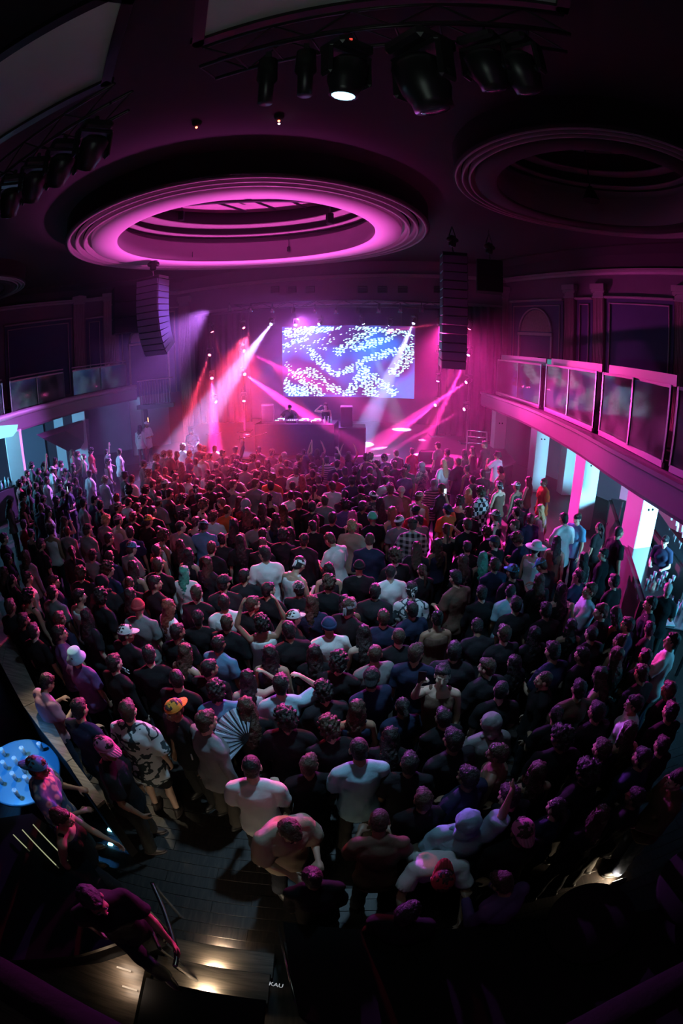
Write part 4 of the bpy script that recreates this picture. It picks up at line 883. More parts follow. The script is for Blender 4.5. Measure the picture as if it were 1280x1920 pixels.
# glass
mg = bpy.data.materials.new('smeared glass'); mg.use_nodes = True; nt = mg.node_tree; nt.nodes.clear(); N = nt.nodes.new; Lk = nt.links.new
gl = N('ShaderNodeBsdfGlossy'); gl.inputs['Roughness'].default_value = .08; tr_ = N('ShaderNodeBsdfTransparent'); tr_.inputs[0].default_value = (.82, .82, .86, 1); df = N('ShaderNodeBsdfDiffuse'); df.inputs[0].default_value = (.6, .55, .6, 1)
fr = N('ShaderNodeFresnel'); fr.inputs[0].default_value = 1.6; m1 = N('ShaderNodeMixShader'); m2 = N('ShaderNodeMixShader'); nz = N('ShaderNodeTexNoise'); nz.inputs['Scale'].default_value = 1.6; nz.inputs['Detail'].default_value = 3; tcg = N('ShaderNodeTexCoord'); Lk(tcg.outputs['Object'], nz.inputs['Vector'])
mrg = N('ShaderNodeMapRange'); mrg.inputs[1].default_value = .42; mrg.inputs[2].default_value = .72; mrg.inputs[3].default_value = .05; mrg.inputs[4].default_value = .30; Lk(nz.outputs['Fac'], mrg.inputs[0])
Lk(mrg.outputs[0], m1.inputs[0]); Lk(tr_.outputs[0], m1.inputs[1]); Lk(df.outputs[0], m1.inputs[2]); Lk(fr.outputs[0], m2.inputs[0]); Lk(m1.outputs[0], m2.inputs[1]); Lk(gl.outputs[0], m2.inputs[2]); og = N('ShaderNodeOutputMaterial'); Lk(m2.outputs[0], og.inputs[0]); M_GLASS = mg
M_FROST = mat('frosted top strip', (.5, .36, .46), .35, spec=.6)
GR = offs(ER, -.38)
def gpt(poly, px, z=0):
    return cross([tuple(p) for p in poly], px, 800)[0].to_2d()
def railing(poly, cuts, z0, z1, label, strip=True, sgn=1):
    t = thing('glass_railing', label, 'railing', (0, 0, 0), 0, 'glass railings on the balconies')
    P = [gpt(poly, x) for x in cuts]
    for i in range(len(P)-1):
        a, b = P[i], P[i+1]; n = (b-a).normalized(); a2 = a+n*.03; b2 = b-n*.03
        slab(mb := MB(), a2, b2, z0+.02, z1-.05, .02); fixn(obj('glass_pane', mb, M_GLASS, t))
    slab(mb := MB(), P[0], P[-1], z1-.06, z1, .05, .015); fixn(obj('top_rail', mb, M_TRIM, t))
    slab(mb := MB(), P[0], P[-1], z0-.1, z0+.03, .07, .025); fixn(obj('base_shoe', mb, M_FROST, t))
    for p in P: obj('post', MB().box((p.x, p.y, (z0+z1)/2), (.05, .05, z1-z0)), M_CHROME, t)
    if strip:
        o_ = Vector((.18, .05)); slab(mb := MB(), P[0]+o_, P[-1]+o_, z1-.02, z1+.2, .05); fixn(obj('drink_shelf', mb, M_FROST, t))
    return t
railing(GR, [927, 965, 1008], 3.3, 4.72, 'glass railing section nearest the stage on the right balcony')
railing(GR, [1018, 1060, 1111], 3.3, 4.74, 'second glass railing section from the stage on the right balcony')
railing(GR, [1124, 1180, 1251], 3.3, 4.74, 'third glass railing section on the right balcony, reflecting beams')
railing(GR, [1266, 1330, 1400], 3.3, 4.74, 'glass railing section cut off by the right edge')
GLp = offs(EL, -.25)
railing(GLp, [-90, -40, 10], 3.6, 4.82, 'glass railing section cut off by the left edge', False)
railing(GLp, [25, 76, 126], 3.6, 4.82, 'middle glass railing section on the left balcony', False)
railing(GLp, [143, 195, 243], 3.6, 4.82, 'left balcony glass railing section nearest the stage', False)
for k, (x0, x1) in enumerate(((-90, 10), (25, 126), (143, 243))):
    a = gpt(offs(EL, -.5), x0); b = gpt(offs(EL, -.5), x1); t = thing('drink_rail', ['thin bright drink rail at the left edge of view', 'thin bright drink rail on the middle left railing', 'thin bright drink rail on left balcony nearest the stage'][k], 'rail', (a.x, a.y, 4.6), 0, 'drink rails on the left balcony')
    fixn(obj('bar', MB().tube([(0, 0, .33), (b.x-a.x, b.y-a.y, .33)], .03, 8), M_TRIM, t)); obj('bracket', MB().box(((b.x-a.x)/2, (b.y-a.y)/2, -.35), (.05, .05, 1.36)), M_BLKMET, t)
# little monitor on the right balcony
p = gpt(offs(ER, -.85), 1014); t = thing('balcony_monitor', 'small monitor on a black post between glass railing sections', 'monitor', (p.x, p.y, 3.18), R(-20))
obj('post', MB().box((0, 0, .7), (.28, .12, 1.4)), M_BLACK, t); obj('screen', MB().box((0, 0, 1.62), (.55, .06, .32), M=Matrix.Rotation(R(-25), 3, 'X'), bev=.01), M_BLKMET, t); obj('display', MB().box((0, -.035, 1.62), (.48, .01, .25), M=Matrix.Rotation(R(-25), 3, 'X')), emit('teal display', (.05, .5, .55), .5), t)

# columns under the balconies
def column(px_corner, dist, w_, rz, z1, label, x2=None):
    p = at_d(px_corner, 850, dist) if x2 is None else Vector((x2[0], x2[1], 0))
    t = thing('square_column', label, 'column', (p.x, p.y, 0), rz, 'white square columns'); obj('shaft', MB().box((w_/2, w_/2, z1/2), (w_, w_, z1), bev=.012), M_WHITE, t)
    obj('bolt_hole', MB().cap((w_*.38, -.004, 2.0), (w_*.38, .01, 2.0), .03, .03, 8, 2), M_BLACK, t); obj('bolt_hole', MB().cap((w_*.62, -.004, 2.0), (w_*.62, .01, 2.0), .03, .03, 8, 2), M_BLACK, t)
    return t
column(924, 19.9, .52, R(0), 2.68, 'white column at the stage end of the right balcony')
column(1003, 17.0, .55, R(2), 2.68, 'second white column from the stage under the right balcony')
column(1062, 17.2, .5, R(0), 2.68, 'narrow dim column behind the right balcony row')
column(1099.5, 13.6, .58, R(4), 2.68, 'third white column, half pink half cyan, on the right')
column(1221, 10.15, .58, R(8), 2.68, 'nearest white column on the right, with bolt holes')
def lcolumn(px, dist, w_, rz, label):
    p = at_d(px, 850, dist); t = thing('square_column', label, 'column', (p.x, p.y, 0), rz, 'white square columns'); obj('shaft', MB().box((-w_/2, w_/2, 1.5), (w_, w_, 3.0), bev=.012), M_WHITE, t)
lcolumn(271, 24.2, .62, R(12), 'white column at the stage end of the left balcony'); lcolumn(166, 22.0, .62, R(30), 'middle white column under the left balcony'); lcolumn(41, 17.6, .6, R(32), 'nearest white column on the left, cyan on one side'); lcolumn(125, 23.6, .5, R(30), 'slim cyan column just behind the middle left column')
# under the left balcony: door, slanted stair soffit, lit canopy, exit sign
a, ta = cross(LW, 62, 850); t = struct('door_1', MB().box((a.x+.05, a.y-.05, 1.15), (1.5, .12, 2.3), rz=math.atan2(ta.y, ta.x)), mat('grey door', (.35, .33, .42), .5))
struct('door_2', MB().box((*(cross(LW, 300, 800)[0].to_2d()+Vector((0, -.12))), 1.1), (1.2, .12, 2.2), rz=.5), mat('grey door', (.35, .33, .42), .5))
a = at_d(70, 808, 20.5); b = at_d(135, 845, 22.4); mb = MB(); q = [at_d(68, 815, 19.5), at_d(128, 795, 21.5), at_d(131, 848, 21.5), at_d(80, 822, 19.5)]; mb.add([v for v in q]+[v+Vector((.3, 1.4, 0)) for v in q], [(0, 1, 2, 3), (7, 6, 5, 4), (0, 4, 5, 1), (1, 5, 6, 2), (2, 6, 7, 3), (3, 7, 4, 0)])
fixn(tag(obj('stair_soffit', mb, M_PLASTER), 'slanted grey underside of a stair behind left columns', 'stairs'))
mb = MB(); q = [at_d(-60, 812, 15.5), at_d(26, 805, 16.2), at_d(24, 818, 16.2), at_d(-60, 836, 15.5)]; mb.add(q+[v+Vector((-.8, 1.2, 0)) for v in q], [(0, 1, 2, 3), (7, 6, 5, 4), (0, 4, 5, 1), (1, 5, 6, 2), (2, 6, 7, 3), (3, 7, 4, 0)]); t = tag(fixn(obj('light_canopy', mb, emit('cyan tube light', (.25, .75, 1), 1.6))), 'glowing cyan bar canopy at the left edge', 'light')
def exit_sign(c, rz, label, size=.17, mirror=False):
    t = thing('exit_sign', label, 'sign', c, rz, 'exit signs'); obj('housing', MB().box((0, .03, 0), (size*2.9, .06, size*1.7), bev=.01), mat('sign housing', (.25, .1, .1), .4), t)
    letters('lettering', 'EXIT', size*1.25, emit('exit letters', (1, .38, .12), 7), t, (0, -.008, 0), (math.pi/2, 0, 0), .004, (1.15, 1.2, 1))
    return t
a, ta = cross(LW, 288, 786); exit_sign(a+Vector((.04, -.09, 0)), math.atan2(ta.y, ta.x), 'lit orange exit sign left of the stage beside the column', .25)
a, ta = cross(RW, 1197, 797); exit_sign(a+Vector((-.12, -.05, 0)), R(-66), 'pink exit sign standing in for a reflection in right balcony glass', .2)  # sign added to stand in for a mirrored exit reflection in the glass
# barred stair gate left of the stage
a = at_d(262, 742, 23); t = thing('barred_gate', 'dark barred railing on the stair left of the stage', 'railing', (a.x, a.y, 2.7), R(5))
for k in range(12): obj('bar', MB().tube([(k*.14, 0, 0), (k*.14, 0, 1.15)], .018, 6), M_BLKMET, t)
obj('rail', MB().tube([(-.1, 0, 1.15), (1.75, 0, 1.2)], .03, 8), M_TRIM, t); obj('rail', MB().box((.8, 0, -.1), (1.9, .3, .2)), M_DARK, t)

# ------------------------------------------------------------------ bars
def bottle(p, label, group, h=.26, r=.035, m=None):
    t = thing('bottle', label, 'bottle', p, 0, group); fixn(obj('glass', MB().lathe([(.001, 0), (r, 0), (r, h*.6), (r*.4, h*.8), (r*.4, h), (.001, h)], n=12), m or mat('bottle glass', (.55, .7, .75), .1, spec=.8), t, True)); obj('stopper', MB().cap((0, 0, h-.005), (0, 0, h+.02), r*.42, r*.42, 8, 2), M_CHROME, t)
def cup(p, label, group, r=.038, h=.11, m=None):
    o = obj('plastic_cup', MB().lathe([(.001, 0), (r*.75, 0), (r, h), (r-.004, h), (r*.72, .006), (.001, .006)], n=14), m or mat('clear cup', (.75, .85, .9), .15, spec=.8), None, True); o.location = p; fixn(o); tag(o, label, 'cup', group)
def bar_run(name, label, pts, z, depth, group=None):
    P = [Vector(p[:2]) for p in pts]; t = thing(name, label, 'bar'); ribbon(mb := MB(), P, [(0, z-.06), (depth, z-.06), (depth, z), (0, z)]); fixn(obj('worktop', mb, M_GLOSSY, t)); ribbon(mb := MB(), P, [(.08, 0), (depth-.08, 0), (depth-.08, z-.06), (.08, z-.06)]); fixn(obj('bar_front', mb, M_DARK, t)); return t
bar_run('bar_counter', 'dark bar counter behind the nearest right column', [at_z(1262, 1130, 1.1), at_z(1200, 985, 1.1), at_z(1180, 940, 1.1)], 1.1, -.6)
bar_run('back_bar', 'back bar shelf with bottles at the right edge', [at_z(1330, 1080, 1.2), at_z(1262, 1000, 1.2), at_z(1230, 955, 1.2)], 1.2, -.5)
for k in range(12):
    px, py = 1236+k*5.2+(k % 2)*4, 975+k*7.4+(k % 3)*3; bottle(at_z(px+22, py, 1.2), f'small glinting bottle, {NTH[k]} along the back bar at right', 'bottles on the back bar')
for k in range(8): cup(at_z(1212+k*7, 1096-(k % 3)*7, 1.1), f'clear cup, {NTH[k]} from the column on the right bar counter', 'cups on the right bar')
# service table lit cyan at lower right
c = at_z(1258, 1158, .95); t = thing('service_table', 'cyan-lit service table with bottles at the right edge', 'table', (c.x, c.y, 0), R(-28)); obj('tabletop', MB().box((0, 0, .93), (1.0, .75, .04), bev=.01), M_CHROME, t)
for sx in (-1, 1):
    for sy in (-1, 1): obj('leg', MB().box((sx*.44, sy*.32, .455), (.05, .05, .91)), M_BLKMET, t)
TMx = Matrix.Translation((c.x, c.y, .95)) @ Matrix.Rotation(R(-28), 4, 'Z')
for k in range(7): bottle(TMx @ Vector((-.35+.11*k, .12+.1*(k % 2), 0)), f'bottle, {NTH[k]} from left on the cyan-lit service table', 'bottles on the service table', .28)
o = obj('menu_tray', MB().box((0, 0, .015), (.42, .30, .03), bev=.01), M_WHITE); o.location = TMx @ Vector((-.2, -.2, 0)); o.rotation_euler = (0, 0, R(-20)); tag(o, 'flat white-edged tray on the cyan-lit table', 'tray')
# wall monitors, shelf and pipes beneath the right balcony
for k, (px, py, d_, w_, h_) in enumerate(((1158, 985, 13.2, .62, .5), (1173, 915, 12.4, .3, .75))):
    p = at_d(px, py, d_); t = thing('wall_monitor', ['tilted grey monitor under the right balcony', 'narrow pink-lit display hanging under right balcony'][k], 'monitor', p, R(-55), 'monitors under the right balcony'); obj('bezel', MB().box((0, 0, 0), (w_, .08, h_), M=Matrix.Rotation(R(25 if k == 0 else 0), 3, 'Y'), bev=.02), M_BLKMET, t); obj('display', MB().box((0, -.045, 0), (w_*.86, .01, h_*.84), M=Matrix.Rotation(R(25 if k == 0 else 0), 3, 'Y')), mat('dim display', (.35, .15, .22), .2), t)
    obj('bracket', MB().tube([(0, .04, h_*.3), (0, .04, 2.64-p.z)], .03, 8), M_BLKMET, t)
fixn(tag(obj('ceiling_pipe', MB().tube([at_d(1126, 866, 12.5), at_d(1180, 905, 11.4)], .03, 8), M_CHROME, None, True), 'bright steel pipe under the right balcony edge', 'pipe'))
# left bar glimpsed at the left edge
bar_run('bar_counter', 'left bar counter with cups near the left edge', [at_z(-40, 935, 1.1), at_z(38, 905, 1.1)], 1.1, -.6)
for k in range(7): bottle(at_z(-2+k*6.5, 916-k*3+(k % 2)*4, 1.1), f'bottle, {NTH[k]} from the edge on the left bar counter', 'bottles on the left bar', .3)

# ------------------------------------------------------------------ divider ledge, tables and stair at the near left
ZL = 1.12
Lf = [(-60, 1130), (4, 1249), (45, 1325), (125, 1428), (182, 1512)]; Rt = [(-25, 1090), (17, 1180), (77, 1311), (136, 1422), (196, 1500)]
t = thing('divider_wall', 'long wooden-topped divider running down the left', 'divider')
for i in range(4):
    a, b, c2, d_ = at_z(*Lf[i], ZL), at_z(*Rt[i], ZL), at_z(*Rt[i+1], ZL), at_z(*Lf[i+1], ZL)
    g = (a-d_).normalized()*.006; q = [(v.x, v.y) for v in (a-g, b-g, c2+g, d_+g)]
    cm = sum((Vector(v) for v in q), Vector((0, 0)))/4
    fixn(obj('ledge_board', MB().prism([Vector(v)-cm for v in q], -.045, 0), M_LEDGE, t, loc=(cm.x, cm.y, ZL)))
    q2 = [Vector(v)*.96+cm*.04 for v in q]; fixn(obj('wall_section', MB().prism([(Vector(v)-cm)*.96+cm for v in q], 0, ZL-.045), M_BLACK, t))
c = at_z(38, 1445, .78); t = thing('round_table', 'round table glowing blue, crowded with empty glasses', 'table', (c.x, c.y, 0)); 
fixn(obj('tabletop', MB().lathe([(.001, .74), (.52, .74), (.55, .75), (.55, .775), (.53, .78), (.001, .78)], n=48), mat('pale tabletop', (.10, .28, .42), .3), t, True)); fixn(obj('pedestal', MB().lathe([(.001, 0), (.26, 0), (.26, .02), (.05, .06), (.045, .74), (.001, .74)], n=24), M_BLKMET, t, True))
for k in range(13):
    a = k*2.4; r = .09+.034*k; cup((c.x+r*math.cos(a)*.95, c.y+r*math.sin(a)*.95, .78), f'empty clear glass, {NTH[k]} outward from the middle of the blue-lit table', 'glasses on the round table', .034, .12)
# glossy bar top at lower left with lamp reflections modelled as thin glowing tubes
q = [(-80, 1420), (-60, 1760), (120, 1800), (300, 1745), (232, 1640), (150, 1560), (60, 1500)]
P = [at_z(x, y, 1.0) for x, y in ((-60, 1540), (60, 1525), (150, 1590), (215, 1680), (290, 1740), (150, 1790), (-60, 1800))]
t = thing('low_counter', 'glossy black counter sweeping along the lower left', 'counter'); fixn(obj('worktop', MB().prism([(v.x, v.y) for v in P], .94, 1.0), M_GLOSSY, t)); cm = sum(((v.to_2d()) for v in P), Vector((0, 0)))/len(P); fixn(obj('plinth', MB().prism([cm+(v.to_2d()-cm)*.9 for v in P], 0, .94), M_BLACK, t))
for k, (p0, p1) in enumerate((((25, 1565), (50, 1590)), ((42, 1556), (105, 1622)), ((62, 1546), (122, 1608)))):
    a = at_z(*p0, 1.03); b = at_z(*p1, 1.03); fixn(tag(obj('reflection_streak', MB().tube([a, b], .006, 6), emit('lamp reflection glow', (.75, .8, .45), .5)), ['short pale reflection streak nearest the left edge', 'middle pale reflection streak on the black counter', 'rightmost pale reflection streak on the black counter'][k], 'light', 'reflection streaks on the black counter'))  # emissive tubes stand in for lamp reflections on the glossy top
for k, (px, py) in enumerate(((206, 1556), (207, 1583))):
    fixn(tag(obj('wrist_light', MB().box(at_z(px, py, .014), (.06, .04, .025), bev=.005), emit('tiny blue lamp', (.2, .75, 1), 7)), ['small square blue light nearer the stage, lower left', 'small square blue light nearer the stairs, lower left'][k], 'light', 'tiny blue lights at lower left'))
# stair
t = thing('staircase', 'three oak steps with glowing step lights at the bottom', 'stairs'); N1 = at_z(435, 1779, .17)
SX0, SX1 = -1.62, -.60; ys = [at_z(435, 1779, .17).y, at_z(440, 1820, .34).y, at_z(445, 1870, .51).y]
for k in range(3):
    y1 = ys[k]; y0 = ys[k+1] if k < 2 else ys[k]-.9; z = .17*(k+1)
    obj('stair_tread', MB().box(((SX0+SX1)/2, (y0+y1)/2-.0, z-.02), (SX1-SX0, y1-y0+.02, .04), bev=.006), M_TREAD if k < 2 else M_BLACK, t); obj('riser', MB().box(((SX0+SX1)/2, y1-.05, z-.105), (SX1-SX0, .03, .13)), M_BLACK, t)
    for sx in ((-1.16 if k == 0 else -1.15),):
        l_ = obj('step_light', MB().box((sx+.02, y1-.028, z-.10), (.16, .012, .035)), emit('step lamp', (1, .82, .55), 26), t); ld = lamp('AREA', (sx+.02, y1+.01, z-.115), (sx+.02, y1+.12, z-.28), STEPW, (1, .82, .58), .10, 170, sy=.02)
obj('landing', MB().box((-2.9, -.15, .25), (2.5, 1.9, .5)), M_TREAD, t); fixn(obj('landing_edge', MB().box((-2.9, .81, .49), (2.5, .03, .03)), M_BLKMET, t))
for px, py in ((232, 1817), (243, 1853)):
    p = at_z(px, py, .53); obj('step_light', MB().box(p, (.13, .02, .02)), emit('step lamp dim', (1, .72, .5), .8), t); lamp('AREA', p+Vector((0, .0, .12)), p+Vector((0, .02, -1)), STEPW*.16, (1, .75, .55), .15, 160)
# hand rails either side
def rail(label, pts, r, m, posts=True):
    t = thing('handrail', label, 'handrail', (0, 0, 0), 0, 'handrails at the stair'); fixn(obj('rail', MB().tube(pts, r, 10), m, t, True))
    if posts:
        for p in (pts[0], pts[-1]): obj('post', MB().tube([(p[0], p[1], 0), p], r*.8, 8), m, t)
rail('curved steel handrail left of the oak steps', cat([at_z(285, 1655, .95), at_z(305, 1700, .95), at_z(322, 1750, .97), at_z(331, 1790, 1.0), at_z(328, 1812, 1.0)], 5), .022, M_CHROME)
rail('thin dark handrail beside the curved steel one', cat([at_z(262, 1690, 1.0), at_z(280, 1735, 1.0), at_z(300, 1780, 1.0)], 5), .018, M_BLKMET)
fixn(tag(obj('step_edge_trim', MB().tube([at_z(522, 1735, .55), at_z(555, 1880, .95)], .012, 8), M_CHROME, None, True), 'slim bright metal edge right of the oak steps', 'trim'))
# black service counter hiding the bottom right
t = thing('service_counter', 'long pitch-black counter across the bottom right', 'counter'); q = [at_z(x, y, 1.15) for x, y in ((530, 1728), (560, 1905), (1260, 1990), (1400, 1750), (1250, 1700), (1010, 1722))]
fixn(obj('worktop', MB().prism([(v.x, v.y) for v in q], 1.1, 1.15), M_BLACK, t)); fixn(obj('counter_front', MB().prism([(v.x*.98+.0, v.y*.98) for v in q], 0, 1.1), M_BLACK, t))
letters('lettering', 'KAU', .05, emit('label print', (.8, .85, .9), .5), t, at_z(531, 1848, 1.155)+Vector((-.05, 0, 0)), (0, 0, R(-8)), .002)
for k, (px, py, r, z) in enumerate(((1112, 1728, .40, 1.25), (1310, 1660, .45, 1.3))):
    p = at_z(px, py, z); t = thing('high_round_table', ['black round high table before the wood floor, bottom right', 'black round high table cut by the right edge'][k], 'table', (p.x, p.y, 0), 0, 'black high tables'); fixn(obj('tabletop', MB().lathe([(.001, z-.04), (r-.02, z-.04), (r, z-.03), (r, z-.01), (r-.01, z), (.001, z)], n=48), M_BLACK, t, True)); fixn(obj('pedestal', MB().lathe([(.001, 0), (.3, 0), (.3, .02), (.05, .05), (.05, z-.04), (.001, z-.04)], n=24), M_BLACK, t, True))
p = at_z(1156, 1652, .10); t = thing('floor_lamp', 'low warm light grazing the boards between high tables', 'light', (p.x, p.y, 0)); obj('housing', MB().box((0, -.03, .08), (.2, .05, .16), bev=.01), M_BLKMET, t); obj('lens', MB().box((0, -.001, .10), (.14, .01, .05)), emit('step lamp', (1, .82, .55), 26), t); lamp('AREA', (p.x, p.y+.03, .11), (p.x-.2, p.y+.7, 0), STEPW*1.5, (1, .8, .55), .14, 160, sy=.05)
# velvet rail of the photographer's own balcony, passing below both bottom corners
def curved_rail(label, pts):
    P = cat([Vector(p) for p in pts], 10); t = thing('velvet_rail', label, 'railing', (0, 0, 0), 0, 'velvet balcony rail')
    fixn(obj('padding', MB().tube(P, .07, 12), M_PURPLE, t, True)); fixn(obj('drape', MB().tube([p+Vector((0, -.02, -.13)) for p in P], .06, 10), M_PURPLE, t, True))
curved_rail('plum velvet rail curving through the bottom left corner', [at_z(-60, 1800, 3.7), at_z(20, 1845, 3.7), at_z(110, 1900, 3.7), at_z(220, 1960, 3.7)])
curved_rail('plum velvet rail curving through the bottom right corner', [at_z(1060, 1965, 3.7), at_z(1150, 1915, 3.7), at_z(1230, 1870, 3.7), at_z(1330, 1815, 3.7)])

# ------------------------------------------------------------------ rigging overhead near the camera
ZT = 8.75
def cpanel(label, pxs):
    q = [at_z(x, y, ZT) for x, y in pxs]; c = sum(q, Vector((0, 0, 0)))/len(q); t = thing('acoustic_panel', label, 'ceiling panel', (c.x, c.y, ZT), 0, 'grey ceiling panels')
    fixn(obj('canvas', MB().prism([(v-c).to_2d() for v in q], 0, .03), M_GREYPAN, t)); n = len(q)
    for i in range(n):
        a, b = q[i]-c, q[(i+1) % n]-c; a.z = b.z = .0; e = (b-a).normalized()
        obj('frame_bar', MB().box((a+b)/2+Vector((0, 0, .0)), ((b-a).length+.14, .13, .12), rz=math.atan2(e.y, e.x)), M_BLKMET, t)
    for i in (0, 1): obj('hanger', MB().tube([(q[i]-c)*.9+Vector((0, 0, .02)), (q[i]-c)*.9+Vector((0, 0, ZC-ZT))], .015, 6), M_BLKMET, t)
cpanel('grey canvas ceiling panel above the truss at top centre', [(372, 78), (1052, 14), (1075, -120), (395, -110)])
cpanel('long grey canvas ceiling panel in the top left corner', [(200, 152), (243, -5), (205, -10), (-160, 235), (-160, 385)])
ta_, tb_ = at_z(393, 118, 8.15), at_z(1060, 62, 8.15)
truss('lighting_truss', 'dark lighting truss overhead at the top of the view', ta_, tb_, .32, 9)
truss('lighting_truss', 'dark lighting truss along the top left panel', at_z(-120, 440, 8.15), at_z(228, 182, 8.15), .32, 12)
tla, tlb = at_z(-120, 440, 8.15), at_z(228, 182, 8.15)
def under(a, b, px, py, sc):
    q = cross([tuple(a.to_2d()), tuple(b.to_2d())], px, py)[0]; return Vector((q.x, q.y, 7.985-.46*sc))
for k, (px, py) in enumerate(((500, 150), (572, 150))):
    p = under(ta_, tb_, px, py, .80); t = thing('profile_spot', ['left long black profile spot on the overhead truss', 'right long black profile spot on the overhead truss'][k], 'light', p, 0, 'profile spots'); fixn(obj('barrel', MB().lathe([(.001, .3), (.09, .28), (.1, 0), (.07, -.05), (.07, -.32), (.001, -.32)], n=16), M_BLKMET, t, True)); obj('clamp', MB().box((0, 0, .34), (.05, .05, .14)), M_BLKMET, t)
fixture(under(ta_, tb_, 650, 112, 1.15), Vector((-1.0, 5.0, 0)), PALE, .2, 'lit blue-white moving head hanging at top centre', emit('pale blue lens', (.35, .75, 1), 3), 0, 60, group='overhead fixtures', scale=1.15)
p = under(ta_, tb_, 655, 112, 1.15)+Vector((0, -.19, .38)); tag(obj('status_display', MB().box(p, (.05, .02, .025), bev=.004), emit('red digits', (1, .08, .06), .8)), 'tiny red display on the top centre fixture', 'display')
fixture(under(ta_, tb_, 790, 112, 1.5), Vector((3.0, 5.0, 0)), PALE, .2, 'unlit moving head right of the lit one at top', L_OFF, 0, 40, group='overhead fixtures', scale=1.5)
for k, (px, py) in enumerate(((912, 118), (975, 130))): fixture(under(ta_, tb_, px, py, 1.1), Vector((4.0+k, 6.0, 0)), PALE, .2, ['unlit fixture third along the overhead truss', 'unlit fixture at the right end of the truss'][k], L_OFF, 0, 40, group='overhead fixtures', scale=1.1)
for k, (px, py) in enumerate(((25, 345), (68, 318), (118, 285), (180, 232))): fixture(under(tla, tlb, px, py, 1.1), Vector((-8, 9.0, 0)), PALE, .2, ['first', 'second', 'third', 'fourth'][k]+' unlit fixture on the top left truss from the left edge', L_OFF, 0, 40, group='top left fixtures', scale=1.1)
# haze over the stage
mh = bpy.data.materials.new('theatrical haze'); mh.use_nodes = True; nt = mh.node_tree; nt.nodes.clear(); vsn = nt.nodes.new('ShaderNodeVolumeScatter'); vsn.inputs['Density'].default_value = HAZE; vsn.inputs['Anisotropy'].default_value = .25; vsn.inputs[0].default_value = (1, 1, 1, 1)
oo = nt.nodes.new('ShaderNodeOutputMaterial'); nt.links.new(vsn.outputs[0], oo.inputs['Volume'])
hz = obj('stage_haze', MB().prism([(-8.6, 10.2), (7.6, 10.2), (7.4, 20.6), (9.0, 23.4), (-11.2, 28.0), (-8.7, 24.9)], .02, 8.4), mh); hz['kind'] = 'stuff'; hz['label'] = 'thin theatrical haze drifting over the stage and front rows'; hz['category'] = 'haze'; fixn(hz)
